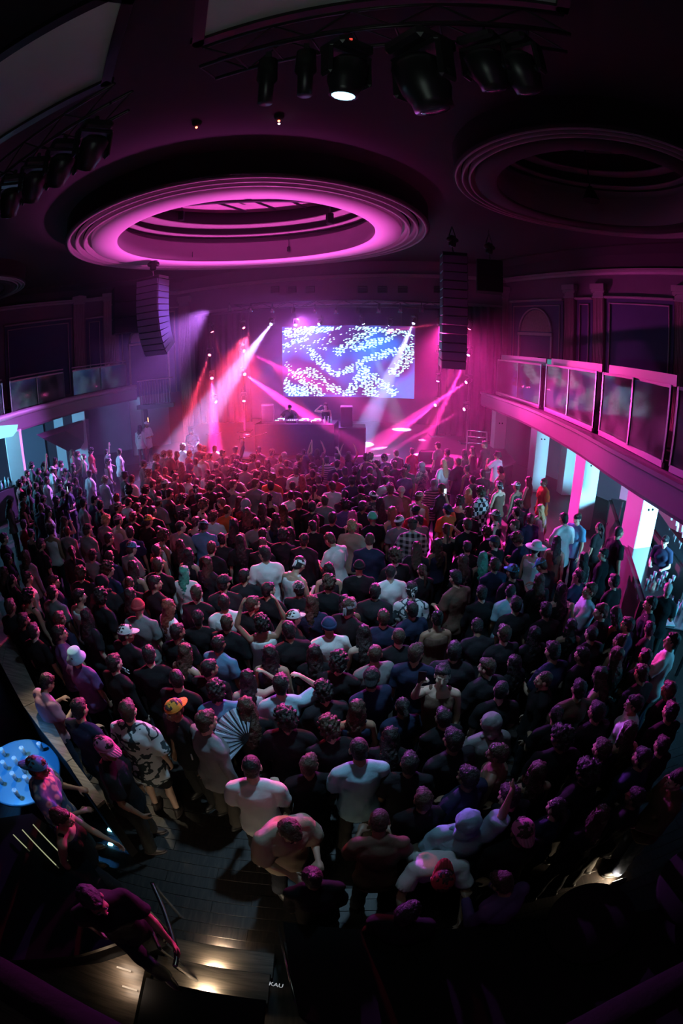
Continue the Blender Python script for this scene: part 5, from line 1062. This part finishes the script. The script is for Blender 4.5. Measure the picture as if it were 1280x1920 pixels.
# ------------------------------------------------------------------ the crowd: x, y of each head in the photograph, then looks
# tokens: hair s z c l u p + colour; H:hat/colour; tee/long/tank/over:colour; pose name; yNN yaw; f; P:pattern; *name = landmark; F:floor; S:size; sh = shorts
CROWD = '''
37,908 s|44,900 s headhand|59,874 s|70,885 s|54,888 s|84,871 s armup|98,881 H:cap/wh *white cap by the left bar|104,864 l|114,871 s|122,885 s|135,848 l|136,875 lb phone tank:bk y10 *bright phone near left column|146,852 s|157,857 s tank:gy|171,846 s|200,848 s armup|224,848 s tee:wh|202,866 s tank:wh|234,893 H:bucket/bk|168,889 s|130,895 s|142,902 s|86,902 s|71,911 s|55,922 s|43,933 c|69,934 l|111,905 s|114,916 s|120,926 s|81,936 H:cap/gy|20,944 l long:gy|44,948 l tank:bk front *woman with clasped hands at far left|77,952 s|91,960 l tank:wh|106,938 l phone long:bk *raised phone left of centre crowd|197,901 cy long:wh *blond curls, white top, left crowd|177,938 s long:nv|192,948 s|216,952 H:cap/bandana *patterned cap in the left crowd|223,933 s|240,921 s|242,943 H:cap/bk tee:wh|247,899 s long:wh|199,976 cy|228,973 H:cap/pk tank:pk|246,973 s|121,978 lb tank:bk headhand|126,915 s|150,922 s long:bk|156,944 s|
343,839 c|370,840 s|383,842 s|402,842 s tee:wh|416,851 s|442,844 s armup long:bk|485,844 s|320,850 s|308,853 s|336,853 l|351,851 s|294,859 c long:dk|380,856 s tank:wh|396,856 s P:camo|273,870 H:cap/bk|289,876 s|310,884 s|279,888 s|340,874 l|357,877 H:hood/nv over:nv *dark hood in the purple haze|368,866 s|408,873 H:cap/tn *pale cap in the red glow|421,866 s|441,861 H:capb/bk|443,871 s|460,877 s tee:gy|474,860 s|484,872 s|492,883 H:cap/bk|389,888 l long:wh|435,886 s|436,897 s|400,899 s|415,902 s long:dk|354,897 s|329,896 s|299,900 H:cap/tn|311,908 H:cap/wh *white cap in purple light|285,910 s|340,915 l|362,907 s|368,918 H:bandana|397,914 c headhand|408,930 l tank:wh|437,909 s headhand tank:gy *raised elbow in the red light|484,908 s tee:gy|482,892 s|270,920 c|299,929 s|297,941 H:cap/tn over:gy *tan cap and grey tee, purple crowd|315,927 s|342,937 c tee:gy *grey tee and curls, purple crowd|373,935 s|384,947 cb tank:bk y-50|417,945 s y80|425,956 z tee:or *orange tee below the red glow|443,942 l|461,948 H:hood/gy|464,963 l|491,954 l|347,968 s|404,968 cb tee:wh *white tee and big hair, left centre|277,961 s|270,939 s|258,953 s|368,978 s tank:bk|439,984 l tank:bk|280,978 H:cap/or *orange-banded cap at left|480,982 s tee:gy|
510,850 c|533,855 H:hood/gy|561,859 s tee:bk y-60|569,848 s armup|594,848 l armsup tee:br|614,863 s P:stripe tee:pk *striped tee before the booth|626,859 s phone|653,853 l armsup tank:bk *arms curved overhead at the booth|633,871 s|687,859 c|698,857 c|714,859 c|706,872 s tee:gy|508,868 l|519,864 s|552,884 s tee:wh|560,880 s|526,886 s|504,892 c|510,898 c over:or *orange tee left of the booth crowd|578,877 H:capb/bk tank:br|586,888 s armup tee:bk *bare arm raised left of centre|568,900 lr|548,912 s long:bk|646,885 s|666,884 s long:dk|624,896 s|661,902 H:capb/bk long:nv|724,884 c|693,884 H:cap/nv|693,898 s long:dk armsup|622,912 H:cap/bk tee:wh *black cap, face turned, centre|590,918 p tank:bk f|575,931 s|506,931 s|610,939 s drink|646,929 s|720,918 s|718,929 H:capb/wh P:camo *white cap with patterned shirt|724,902 s|736,916 H:cap/pk|553,947 s long:bk|584,951 s|645,947 c long:pu|685,949 s|675,939 s|537,953 l|519,971 l|596,977 s|610,971 s|657,969 lp *pink-edged long hair at centre|696,971 H:beanie/gn tee:bk *mint green beanie|655,987 cy over:tn *blond bun in tan shirt|738,963 lr tank:gy|500,915 s|533,868 s|545,930 s|600,900 s|680,920 s|705,945 l|
742,851 s tee:bk|772,846 s tee:rd *red shirt standing before the stage|825,837 H:cap/bk F:.2|830,847 s tee:gy|835,869 ly tee:wh *blond hair, white tee, right of stage|790,874 H:hood/gy P:camo over:gy *patterned jacket near the stage edge|847,866 s|870,849 l tank:bk|885,843 l tank:bk|908,834 H:capb/bk long:bk standl S:1.06 *guard in black beside right column|932,854 H:bucket/bk tee:pk drink *black hat by the right column|741,872 s|759,878 s|757,888 s|874,880 s|904,888 s|937,882 H:scarf/bk headhand tank:br|885,900 s|814,908 H:hood/gy P:stripe over:pk *striped hoodie right of centre|825,915 H:cap/bk long:bk|935,911 H:scarf/bandana tank:br *bandana head at the right|899,923 cb P:check over:wh S:1.05 *black and white checkerboard shirt|885,926 ly|740,919 H:beanie/tn over:br *tan beanie in front of the stage|786,932 H:cap/tn tank:wh y-30 *tan cap, white tank top|968,912 H:cap/wh tank:bk|862,940 c tank:bk y-60|838,956 H:capb/nv tee:or phone *orange tee with raised phone, right|878,962 c|780,958 H:capb/bk|773,978 s|929,968 H:cap/wh tank:bk y40 *white cap, bare shoulders, right|971,948 cb|760,972 H:capb/wh|
990,901 lb tank:br *crown-like hair by white column|1019,905 s over:or y60 *orange shirt with pale number print|897,920 s|972,962 s|986,970 s long:nv|962,985 s long:nv|1012,955 ly tank:pk *long pale hair near right column|969,1013 c look|1058,973 s over:wh S:1.05 *tall white tee near right columns|1077,974 H:scarf/bk tee:bl y90|1005,1028 H:sun/wh tank:wh y-70 *wide white sun hat|1043,1016 l tank:br y-60|1014,1061 H:cap/bl tee:dk|905,1046 lg tank:bk headhand *green glinting hair|931,1062 s long:nv|867,1052 l|953,1068 H:cap/bl|1093,1047 l tank:gy|1084,1082 s drink|1100,1107 s over:lb y50 drink S:1.06 *pale tee, profile, nearest right column|955,1111 z tee:lb *shaven head in pale blue tee|1024,1147 s tee:bk|857,1085 s tee:br S:1.03 *one-strap brown top|1160,999 z tee:bk y-110 S:1.08 *broad back before the nearest column|1251,1106 sw tee:bk y-60 front|1218,1133 s tee:bk y40|1122,989 s tee:bk|1142,1208 s|905,1000 c|926,1017 H:cap/nv|876,1027 s|841,993 s headhand tank:bk|880,985 s|
45,984 s|59,1001 s|77,1021 s|99,994 c tank:wh|118,997 s long:gy *grey top at far left crowd|164,994 H:cap/bk long:gy|173,1043 H:cap/bk tee:gy|146,1035 s|197,1043 s|244,999 s|244,1029 H:cap/bl tee:gy *teal cap at left|49,1043 l long:gy|205,1068 s|152,1076 c y20|49,1084 s tank:wh y-30|28,1088 s|102,1092 s long:nv y-20|205,1092 H:hood/bk over:dk|94,1113 s tee:gy|158,1117 s tank:wh *white tank at left|16,1049 l|60,1120 s tank:bk|
293,994 s|313,1005 c tank:wh y-30|335,990 s|381,988 H:capb/lb tee:bl *shining pale blue cap|421,1013 s|453,1013 l|476,1015 s long:bk|331,1021 l|291,1033 s tank:bk drink|362,1039 l|388,1055 lb long:dk|344,1074 lg long:wh *teal-green hair in white top|386,1032 s|413,1100 H:cap/bk tee:dk|287,1096 s|495,1039 s tee:wh S:1.08 *broad white tee left of centre|
494,1008 s|529,1007 c|549,999 l|594,984 s long:bk|561,1011 H:cap/bk long:bk|616,1013 s tee:wh look y40|693,1013 z long:nv S:1.06|561,1059 H:scarf/wh tank:wh look y-40 *white headband, head bowed|673,1064 H:beanie/bk|616,1068 l|622,1100 c|555,1106 H:cap/gy long:bk *grey cap in centre crowd|733,1072 z tee:wh *white tee and cropped hair, centre right|773,984 H:cap/bk P:plaid over:gy S:1.05 *plaid shirt|740,1043 s|781,1029 l|771,1108 H:scarf/bandana P:bw tee:wh *patterned headscarf, printed white tee|
265,1139 H:beanie/rd tee:gy *dull red beanie|311,1141 lr tee:wh y-40 *ginger hair and white tee|237,1189 H:cap/wh long:bk y-20 *white cap above black printed back|113,1189 s tee:pu y-40 *dark hair, violet tee, far left|426,1127 s tee:wh *white tee with black straps|426,1169 s|409,1203 s tee:bl y-20 *blue tee in the dark left centre|356,1220 l tank:dk|143,1232 H:bucket/lb tee:pu drink *cyan bucket hat|368,1151 H:cap/bk long:bk|220,1100 s|
490,1162 c tank:wh armsup *both hands raised in printed tank|527,1172 H:cap/wh tee:bk y-60 *white cap tilted sideways, centre|625,1174 H:beanie/nv tee:wh *navy beanie and white tee|661,1141 H:scarf/gy long:bk y-40|815,1158 u tank:br f *hair bun and strap top|719,1158 s|695,1230 z long:gy *rounded bare head, lower centre|745,1200 s long:bk|640,1235 s|590,1225 l|900,1180 s tee:dk look|
89,1281 s tee:pk y-20 look *pink tee leaning on the divider|241,1333 s P:bw over:wh sh *black-white tee and fishnet legs|327,1326 H:capb/or tee:bk y150 *mustard orange cap|388,1353 s long:gy S:1.04 y-40 *grey jacket with dark strap|200,1405 H:cap/pk tee:bk standr S:1.06 y-70 *dark tee and loose light trousers|72,1440 H:capb/bl P:floral over:bl y-60 *blue cap and floral shirt|117,1535 s tank:bk y-80 walk F:.0 *bare-armed person by glossy counter|
537,1284 s tee:lb headhand *hand held to the ear|692,1292 H:capb/bk long:nv y20|472,1438 z tee:wh front S:1.04 *white tee nearest the camera, left|660,1404 z tee:lb S:1.05 *crumpled pale blue tee, centre front|781,1435 s tee:dk *ringer collar dark tee|544,1560 s over:tn y-150 look S:1.03 *tan tee, looking down at the stairs|716,1538 z tee:br look *brown tee, khaki trousers|829,1268 s tank:br phone y160 *pink-lit face with smoke|602,1298 s|468,1265 l tank:wh headhand|420,1292 s tee:bl|540,1345 c|600,1350 s long:bk|
1027,1278 z long:bk y60 *cropped head with scribbled shirt|919,1350 H:hood/gy over:gy *pale grey hood at right|1187,1322 s tee:wh y40 *white tee with pink edge, right|1122,1257 l|1258,1203 s tee:wh drink y20 S:1.05 *big white tee at the right edge|1194,1254 s|914,1430 s tank:br y50|1266,1463 s long:br y60 *khaki trousers on the wood floor|878,1522 H:hood/lb over:lb armup y-20 *pale blue hoodie, lower right|971,1540 H:capb/pk long:bk *pink cap rim in the dark|1081,1288 s tee:br fold|1150,1160 l|1000,1190 l|
828,1652 H:capb/rd tee:wh bend y170 *red cap, bending white tee, bottom|774,1702 s long:bk|944,1625 s long:pu look|582,1638 s long:bk|1040,1400 s|1130,1420 s long:bk|980,1440 l|820,1350 s long:bk|740,1330 s|900,1250 s|1080,1180 l|1180,1420 s|1230,1390 s long:bk|640,1310 l|500,1230 l|330,1290 s long:bk|280,1230 s long:bk|150,1330 s|180,1120 s|250,1110 l|340,1180 s|460,1080 s|520,1110 s|585,1130 l|680,1180 l|780,1210 s|850,1230 s|930,1300 s|1060,1340 s|870,1400 s|960,1240 l|1010,1090 l|1110,1180 s|1040,1220 s|560,1180 s|480,1330 l|620,1420 s tee:bk|900,1480 s|1020,1500 s|1110,1500 l|750,1380 l|700,1110 s|640,1125 l|790,1070 s|820,1020 l|760,1150 s|900,1110 s|985,1130 s|1060,1110 l|300,1060 s|250,1070 l|205,1010 s|160,1150 l|130,1160 s|60,1180 s|380,1110 s|450,1140 s|1200,1180 s|1240,1290 s|1130,1040 s long:bk|1150,1090 s tee:bk|1125,1150 s long:bk|1170,1160 s|1090,1230 s long:bk|1160,1240 l|1200,1235 s tee:bk|8,1010 s long:bk|10,1075 l long:bk|24,1135 s tee:dk|50,1170 s long:bk|1110,1330 s long:bk|1140,1370 l|1090,1450 s long:bk|1160,1480 s long:bk|1250,1350 s long:bk|940,1190 s|230,1240 s long:bk|400,1260 s long:bk|850,1460 s long:bk|960,1490 s long:bk
'''
HAIRN = {'s': 'short-haired', 'z': 'crop-haired', 'c': 'curly-haired', 'l': 'long-haired', 'u': 'hair-bunned', 'p': 'ponytailed'}
GARN = {'tee': 'tee', 'long': 'long-sleeved top', 'tank': 'tank top', 'over': 'loose shirt'}
PATN = {'check': 'checkerboard', 'plaid': 'plaid', 'camo': 'mottled', 'floral': 'floral', 'bw': 'printed white', 'stripe': 'striped'}
POSEN = {'armup': ', one arm raised', 'armsup': ', both arms up', 'phone': ', phone hand raised', 'headhand': ', hand by the head', 'drink': ', hand at the mouth', 'look': ', head bowed', 'bend': ', bending'}
ppl = []
for ent in CROWD.replace('\n', '').split('|'):
    if not ent.strip(): continue
    if '*' in ent: ent, lm = ent.split('*'); lm = lm.strip()
    else: lm = None
    tk = ent.split(); x, y = map(float, tk[0].split(',')); k = dict(px=(x, y), hair=None, hc=None, hat=None, hatc='bk', shirt=None, sc=None, pose=None, yaw=None, size=None, floor=0, pants='long', pat=None, fem=None, lm=lm)
    for a in tk[1:]:
        if a.startswith('H:'): q = a[2:].split('/'); k['hat'] = q[0] if q[0] != 'bandana' else 'scarf'; k['hatc'] = q[1] if len(q) > 1 else 'bandana'
        elif a.startswith('P:'): k['pat'] = a[2:]
        elif a.startswith('F:'): k['floor'] = float(a[2:])
        elif a.startswith('S:'): k['size'] = float(a[2:])
        elif ':' in a: k['shirt'], k['sc'] = a.split(':')
        elif a in POSES: k['pose'] = a
        elif a == 'f': k['fem'] = True
        elif a == 'sh': k['pants'] = 'short'
        elif a[0] == 'y' and a[1:].lstrip('-').isdigit(): k['yaw'] = float(a[1:])
        else: k['hair'] = a[0]; k['hc'] = a[1] if len(a) > 1 else None
    if k['hair'] is None: k['hair'] = 's' if k['hat'] != 'beanie' else None
    if k['hair'] == 's' and not k['hat'] and not lm and rnd.random() < .25: k['hair'] = rnd.choice('zccup')
    if k['hc'] is None: k['hc'] = rnd.choice('kkkkbb')
    if k['fem'] is None: k['fem'] = k['hair'] in 'lup' if k['hair'] else False
    if k['shirt'] is None:
        k['shirt'] = rnd.choice(['tee', 'tee', 'tee', 'long', 'over'] if not k['fem'] else ['tank', 'tank', 'tee', 'long']); k['sc'] = rnd.choice(['bk', 'bk', 'bk', 'bk', 'dk', 'dk', 'nv', 'gy' if y < 1000 else 'bk', 'wh' if y < 960 else 'bk', 'rd' if y < 1000 else 'nv'])
    if k['pose'] is None: k['pose'] = rnd.choice(['stand', 'stand', 'standl', 'standr', 'front', 'stand', 'fold' if y > 900 else 'stand', 'look' if rnd.random() < .3 else 'stand'])
    if k['yaw'] is None: k['yaw'] = rnd.uniform(-22, 22)
    if k['size'] is None: k['size'] = rnd.uniform(.94, 1.04)*(.97 if k['fem'] else 1.0)
    ppl.append(k)
# real standing places, eased apart so nobody stands inside a neighbour
for k in ppl:
    r = rig(k['pose']); k['q'] = at_z(*k['px'], k['floor']+(r['H'] @ Vector((0, 0, 0))).z*k['size']).to_2d(); k['q0'] = k['q'].copy()
for it in range(30):
    for i, a in enumerate(ppl):
        for b in ppl[i+1:]:
            d = b['q']-a['q']; L = d.length
            if L < .44:
                d = d/L if L > 1e-4 else Vector((1, 0)); m = (.44-L)*.5; wa = .35 if a['lm'] else .65; a['q'] -= d*m*2*wa*.5; b['q'] += d*m
    for a in ppl: a['q'] += (a['q0']-a['q'])*.06
def lm_phrase(name): return name
LMS = [(k['px'], k['lm']) for k in ppl if k['lm']]
LMS += [((430, 868), 'microphone stand'), ((550, 860), 'performer booth'), ((660, 870), 'large subwoofer'), ((800, 870), 'wedge monitor'), ((258, 850), 'left column by stage'), ((1090, 945), 'third right column'), ((1170, 1110), 'nearest right column'), ((430, 1700), 'oak steps')]
used = {}; slots = {}
for k in ppl:
    hn = HAIRN.get(k['hair'], 'hooded'); hat = (COLN := {'bk': 'black', 'wh': 'white', 'gy': 'grey', 'gn': 'mint green', 'or': 'mustard orange', 'bl': 'blue', 'rd': 'dull red', 'nv': 'navy', 'lb': 'pale blue', 'pk': 'pink', 'tn': 'tan', 'bandana': 'patterned'})[k['hatc']]+' '+HATN[k['hat']] if k['hat'] else None
    gar = (PATN[k['pat']] if k['pat'] else SHC[k['sc']][1])+' '+GARN[k['shirt']]
    hcn = {'y': 'blond', 'r': 'ginger', 'g': 'green', 'w': 'fair', 'p': 'pink'}.get(k['hc'], '')
    who = f'person in {hat} and {gar}' if hat else f'{hn} person in {gar}'
    if hcn and not hat: who = f'{hcn} {hn} person in {gar}'
    who += POSEN.get(k['pose'], '') if len(who.split()) < 8 else ''
    if k['lm']: k['label'] = (f'{who}: {k["lm"]}') if len((who+' '+k['lm']).split()) <= 16 else 'person: '+k['lm']; used[k['label']] = 1
for k in sorted([k for k in ppl if not k['lm']], key=lambda k: min(math.hypot(k['px'][0]-p[0], k['px'][1]-p[1]) for p, _ in LMS)):
    hn = HAIRN.get(k['hair'], 'hooded'); hat = COLN[k['hatc']]+' '+HATN[k['hat']] if k['hat'] else None
    gar = (PATN[k['pat']] if k['pat'] else SHC[k['sc']][1])+' '+GARN[k['shirt']]; who = f'person in {hat}' if hat else f'{hn} person in {gar}'
    (p, nm) = min(LMS, key=lambda l: math.hypot(k['px'][0]-l[0][0], (k['px'][1]-l[0][1])*1.3)); dx, dy = k['px'][0]-p[0], k['px'][1]-p[1]
    dr = ('right of' if dx > 0 else 'left of') if abs(dx) > abs(dy)*1.2 else ('behind' if dy > 0 else 'ahead of')
    s = slots.get((nm, dr), 0); slots[(nm, dr)] = s+1
    o_ = ['just', 'second', 'third', 'fourth', 'fifth', 'sixth', 'seventh', 'eighth', 'ninth', 'tenth', 'eleventh', 'twelfth', 'thirteenth', 'fourteenth'][min(s, 13)]
    lab = f'{who}, {o_} {dr} the {nm}'; wl_ = lab.split()
    if len(wl_) > 16: who = hn+' person' if not hat else f'person in {HATN[k["hat"]]}'; lab = f'{who}, {o_} {dr} the {nm}'
    k['label'] = ' '.join(lab.split()[:16])
order = sorted([k for k in ppl if not k['lm']], key=lambda k: -(k['q']-Vector((0, 0))).length)
for k in order[:max(0, len(ppl)-296)]: k['far'] = True
for i, k in enumerate(ppl):
    o = build_person(k['px'], k['hair'], k['hc'], k['hat'], k['hatc'], k['shirt'], k['sc'], k['pose'], k['yaw'], k['size'], k['floor'], None, k['pants'], None, k['fem'], pos=k['q'], pat=k['pat'])
    o['label'] = k['label']; o['group'] = 'people in the standing crowd'; k['o'] = o
# those past the three hundred that show largest: joined into one mesh, colours kept per corner
far = [k for k in ppl if k.get('far')]
if far:
    V_ = []; F_ = []; C_ = []; base = 0
    for k in far:
        o = k['o']; MW = o.matrix_basis.copy()
        MW = Matrix.LocRotScale(o.location, o.rotation_euler, o.scale)
        for ch in list(o.children):
            me = ch.data; n = len(me.vertices); co = np.empty(n*3); me.vertices.foreach_get('co', co); co = co.reshape(-1, 3)
            T = np.array(MW @ ch.matrix_basis); co = co @ T[:3, :3].T + T[:3, 3]; V_.append(co)
            lt = np.empty(len(me.polygons), np.int32); me.polygons.foreach_get('loop_total', lt); vi = np.empty(len(me.loops), np.int32); me.loops.foreach_get('vertex_index', vi); F_.append((lt, vi+base)); base += n
            C_.append(np.tile(np.array(ch.color[:]), (len(vi), 1))); bpy.data.objects.remove(ch)
        bpy.data.objects.remove(o)
    V = np.concatenate(V_); LT = np.concatenate([f[0] for f in F_]); VI = np.concatenate([f[1] for f in F_]); CC = np.concatenate(C_)
    me = bpy.data.meshes.new('distant_crowd'); me.vertices.add(len(V)); me.vertices.foreach_set('co', V.ravel()); me.loops.add(len(VI)); me.loops.foreach_set('vertex_index', VI.astype(np.int32))
    me.polygons.add(len(LT)); me.polygons.foreach_set('loop_start', np.concatenate([[0], np.cumsum(LT)[:-1]]).astype(np.int32)); me.polygons.foreach_set('loop_total', LT); me.update(calc_edges=True)
    ca = me.color_attributes.new('tone', 'FLOAT_COLOR', 'CORNER'); ca.data.foreach_set('color', CC.ravel().astype(np.float32)); me.shade_smooth()
    m = bpy.data.materials.new('crowd tones'); m.use_nodes = True; nt = m.node_tree; at_ = nt.nodes.new('ShaderNodeAttribute'); at_.attribute_name = 'tone'; nt.links.new(at_.outputs['Color'], nt.nodes['Principled BSDF'].inputs['Base Color']); nt.nodes['Principled BSDF'].inputs['Roughness'].default_value = .75
    o = link('distant_crowd', me, m); o['kind'] = 'stuff'; o['label'] = 'farthest rows of the crowd packed before the stage'; o['category'] = 'crowd'
ppl = [k for k in ppl if not k.get('far')]
# performers, bystanders, bar staff
SPEC = []
def special(label, grp, **kw):
    o = build_person(kw.pop('px'), **kw); SPEC.append((o, kw['pose'])); o['label'] = label
    if grp: o['group'] = grp
    return o
dj = at_d(543, 768, 18.35); special('person in dark printed tee bending over the mixing gear', 'performers', px=(543, 768), hair='s', shirt='tee', sc='bk', pose='dj', pos=(dj.x, dj.y), floor=ZS+.12, focus=(0, 0), yaw=0)
sg = at_d(610, 764, 18.3); special('long-haired person in black top touching her hair behind the booth', 'performers', px=(610, 764), hair='l', hc='b', shirt='tank', sc='bk', pose='headhand', pos=(sg.x, sg.y), floor=ZS+.08, focus=(0, 0), fem=True)
fixn(tag(obj('riser_platform', MB().box((*(dj.to_2d()*.5+sg.to_2d()*.5), ZS+.04), (3.6, 1.6, .08), rz=brz, bev=.01), M_BLACK), 'low black riser behind the booth', 'platform'))
e = at_d(360, 812, 18.6); special('person in black seated on a flight case at stage left edge', None, px=(360, 812), hair='s', shirt='tee', sc='bk', pose='sit', pos=(e.x, e.y), floor=.62, focus=(0, 0), yaw=10)
c_ = thing('flight_case', 'black flight case under the seated person', 'case', (e.x, e.y+.12, 0), .3); obj('body', MB().box((0, 0, .5), (.9, .6, .96), bev=.015), M_BLACK, c_)
for sx in (-1, 1): obj('corner_trim', MB().box((sx*.45, -.3, .5), (.03, .03, .98)), M_CHROME, c_)
pl = at_d(270, 840, 19.6); fixn(tag(obj('low_platform', MB().box((pl.x, pl.y, .22), (1.8, 1.2, .44), rz=.4, bev=.01), M_BLACK), 'low black platform under the two people in white', 'platform'))
a = at_d(265, 831, 19.5); special('person in white dress top, left of the pair by left column', 'pair by the left column', px=(265, 831), hair='l', shirt='long', sc='wh', pose='stand', pos=(a.x, a.y), floor=.44, fem=True, yaw=60)
a = at_d(277, 822, 19.7); special('person in white cap and white shirt by the left column', 'pair by the left column', px=(277, 822), hair='s', hat='cap', hatc='wh', shirt='over', sc='wh', pose='fold', pos=(a.x, a.y), floor=.44, yaw=-40, size=1.05)
a = at_z(1246, 1016, 1.62); special('bartender in cap and printed dark tee behind the bar', None, px=(1246, 1016), hair='s', hat='capb', hatc='bk', shirt='tee', sc='nv', pose='front', pos=(a.x, a.y), yaw=95)
a = at_z(176, 1690, 1.62+.5); special('dark-clothed person gripping the rail beside the oak steps', None, px=(176, 1690), hair='s', shirt='tee', sc='bk', pose='walk', floor=.5, yaw=-130, pos=(a.x, a.y), focus=(0, 20))
# held things
def hold(o, side, name, label, cat, mb, m, off=.07, parts=()):
    ps = o.children; r = None
    pose = o['pose_key']; rr = rig(pose)[side]; p = rr[2]+rr[4]*off
    M = o.matrix_basis.copy(); w_ = M @ p; t = thing(name, label, cat, w_, o.rotation_euler.z); obj(parts[0] if parts else 'body', mb, m, t)
    return t
for k in ppl:
    if k['pose'] == 'phone':
        rr = rig('phone')['Rr']; wpt = k['o'].matrix_basis @ (rr[2]+rr[4]*.10); x, y = k['px']
        t = thing('phone', 'glowing phone held up by the '+(k['lm'] or f'{HAIRN.get(k["hair"], "hooded")} reveller {"left" if x < 640 else "right"} of the booth')[:60], 'phone', wpt, k['o'].rotation_euler.z, 'phones held up')
        obj('case', MB().box((0, .012, .03), (.075, .009, .15), bev=.003), M_BLKMET, t); obj('display', MB().box((0, .006, .03), (.066, .003, .138)), emit('phone display', (.55, .8, 1), 2.2), t)
# folding fan
a = at_z(452, 1378, 1.45); t = thing('folding_fan', 'large open pale blue folding fan with dark ribs', 'fan', a, 0); Mf = Matrix.Rotation(R(42), 4, 'X') @ Matrix.Rotation(R(14), 4, 'Z'); n = 22; r0, r1 = .07, .34; c0 = Vector((.06, -.06, 0)); mb = MB(); vs_ = []
for i in range(n+1):
    an = R(70)+R(150)*i/n; zz = .012*(i % 2)
    vs_ += [Mf @ (c0+Vector((r0*math.cos(an), r0*math.sin(an), zz))), Mf @ (c0+Vector((r1*math.cos(an), r1*math.sin(an), zz*1.5)))]
mb.add(vs_, [(2*i, 2*i+2, 2*i+3, 2*i+1) for i in range(n)]); o = obj('fan_leaf', mb, mat('fan fabric', (.42, .55, .68), .6), t); md = o.modifiers.new('s', 'SOLIDIFY'); md.thickness = .002
for i in range(0, n+1, 2):
    an = R(70)+R(150)*i/n; obj('rib', MB().tube([Mf @ (c0+Vector((0, 0, .016))), Mf @ (c0+Vector((r1*math.cos(an), r1*math.sin(an), .018)))], .005, 6), M_BLACK, t)
# prints on clothing: flat marks sewn on the back of a few shirts
def back_print(o, txt, size, col, z=1.25, x=0, y=-.155, tilt=0):
    letters('shirt_print', txt, size, mat('print '+txt, col, .7), o, (x, y, z), (R(88), R(tilt), 0), .006)
BY = {k['lm']: k['o'] for k in ppl if k['lm']}
back_print(BY['white cap above black printed back'], 'ZITEC', .085, (.7, .75, .8), 1.22, .02, -.165)
back_print(BY['both hands raised in printed tank'], '23', .16, (.05, .04, .05), 1.12, 0, -.16); back_print(BY['both hands raised in printed tank'], 'CLUB', .05, (.05, .04, .05), 1.30, 0, -.16)
back_print(BY['orange shirt with pale number print'], '11', .2, (.7, .7, .7), 1.15, 0, -.18)
back_print(BY['grey jacket with dark strap'], 'I', .12, (.6, .6, .6), 1.2, -.1, -.17)

# eyes and mouths for those whose faces turn to the lens
def face(o, pose):
    H = rig(pose)['H']
    for s in (-1, 1): link('eye', CACHE.setdefault('eye', MB().ell((0, 0, 0), (.013, .008, .009), None, 10, 6).mesh('eye', True)), M_EYE, o, M=H @ Matrix.Translation((s*.031, .086, .010))); link('eyebrow', CACHE.setdefault('brow', MB().ell((0, 0, 0), (.018, .006, .004), None, 8, 5).mesh('eyebrow', True)), M_HAIR, o, M=H @ Matrix.Translation((s*.032, .088, .030)), color=(.02, .015, .01))
    link('mouth', CACHE.setdefault('lips', MB().ell((0, 0, 0), (.020, .007, .006), None, 10, 5).mesh('mouth', True)), M_LIP, o, M=H @ Matrix.Translation((0, .096, -.053)))
for k in ppl:
    if abs(k['yaw']) >= 39: face(k['o'], k['pose'])
for o, p in SPEC: face(o, p)
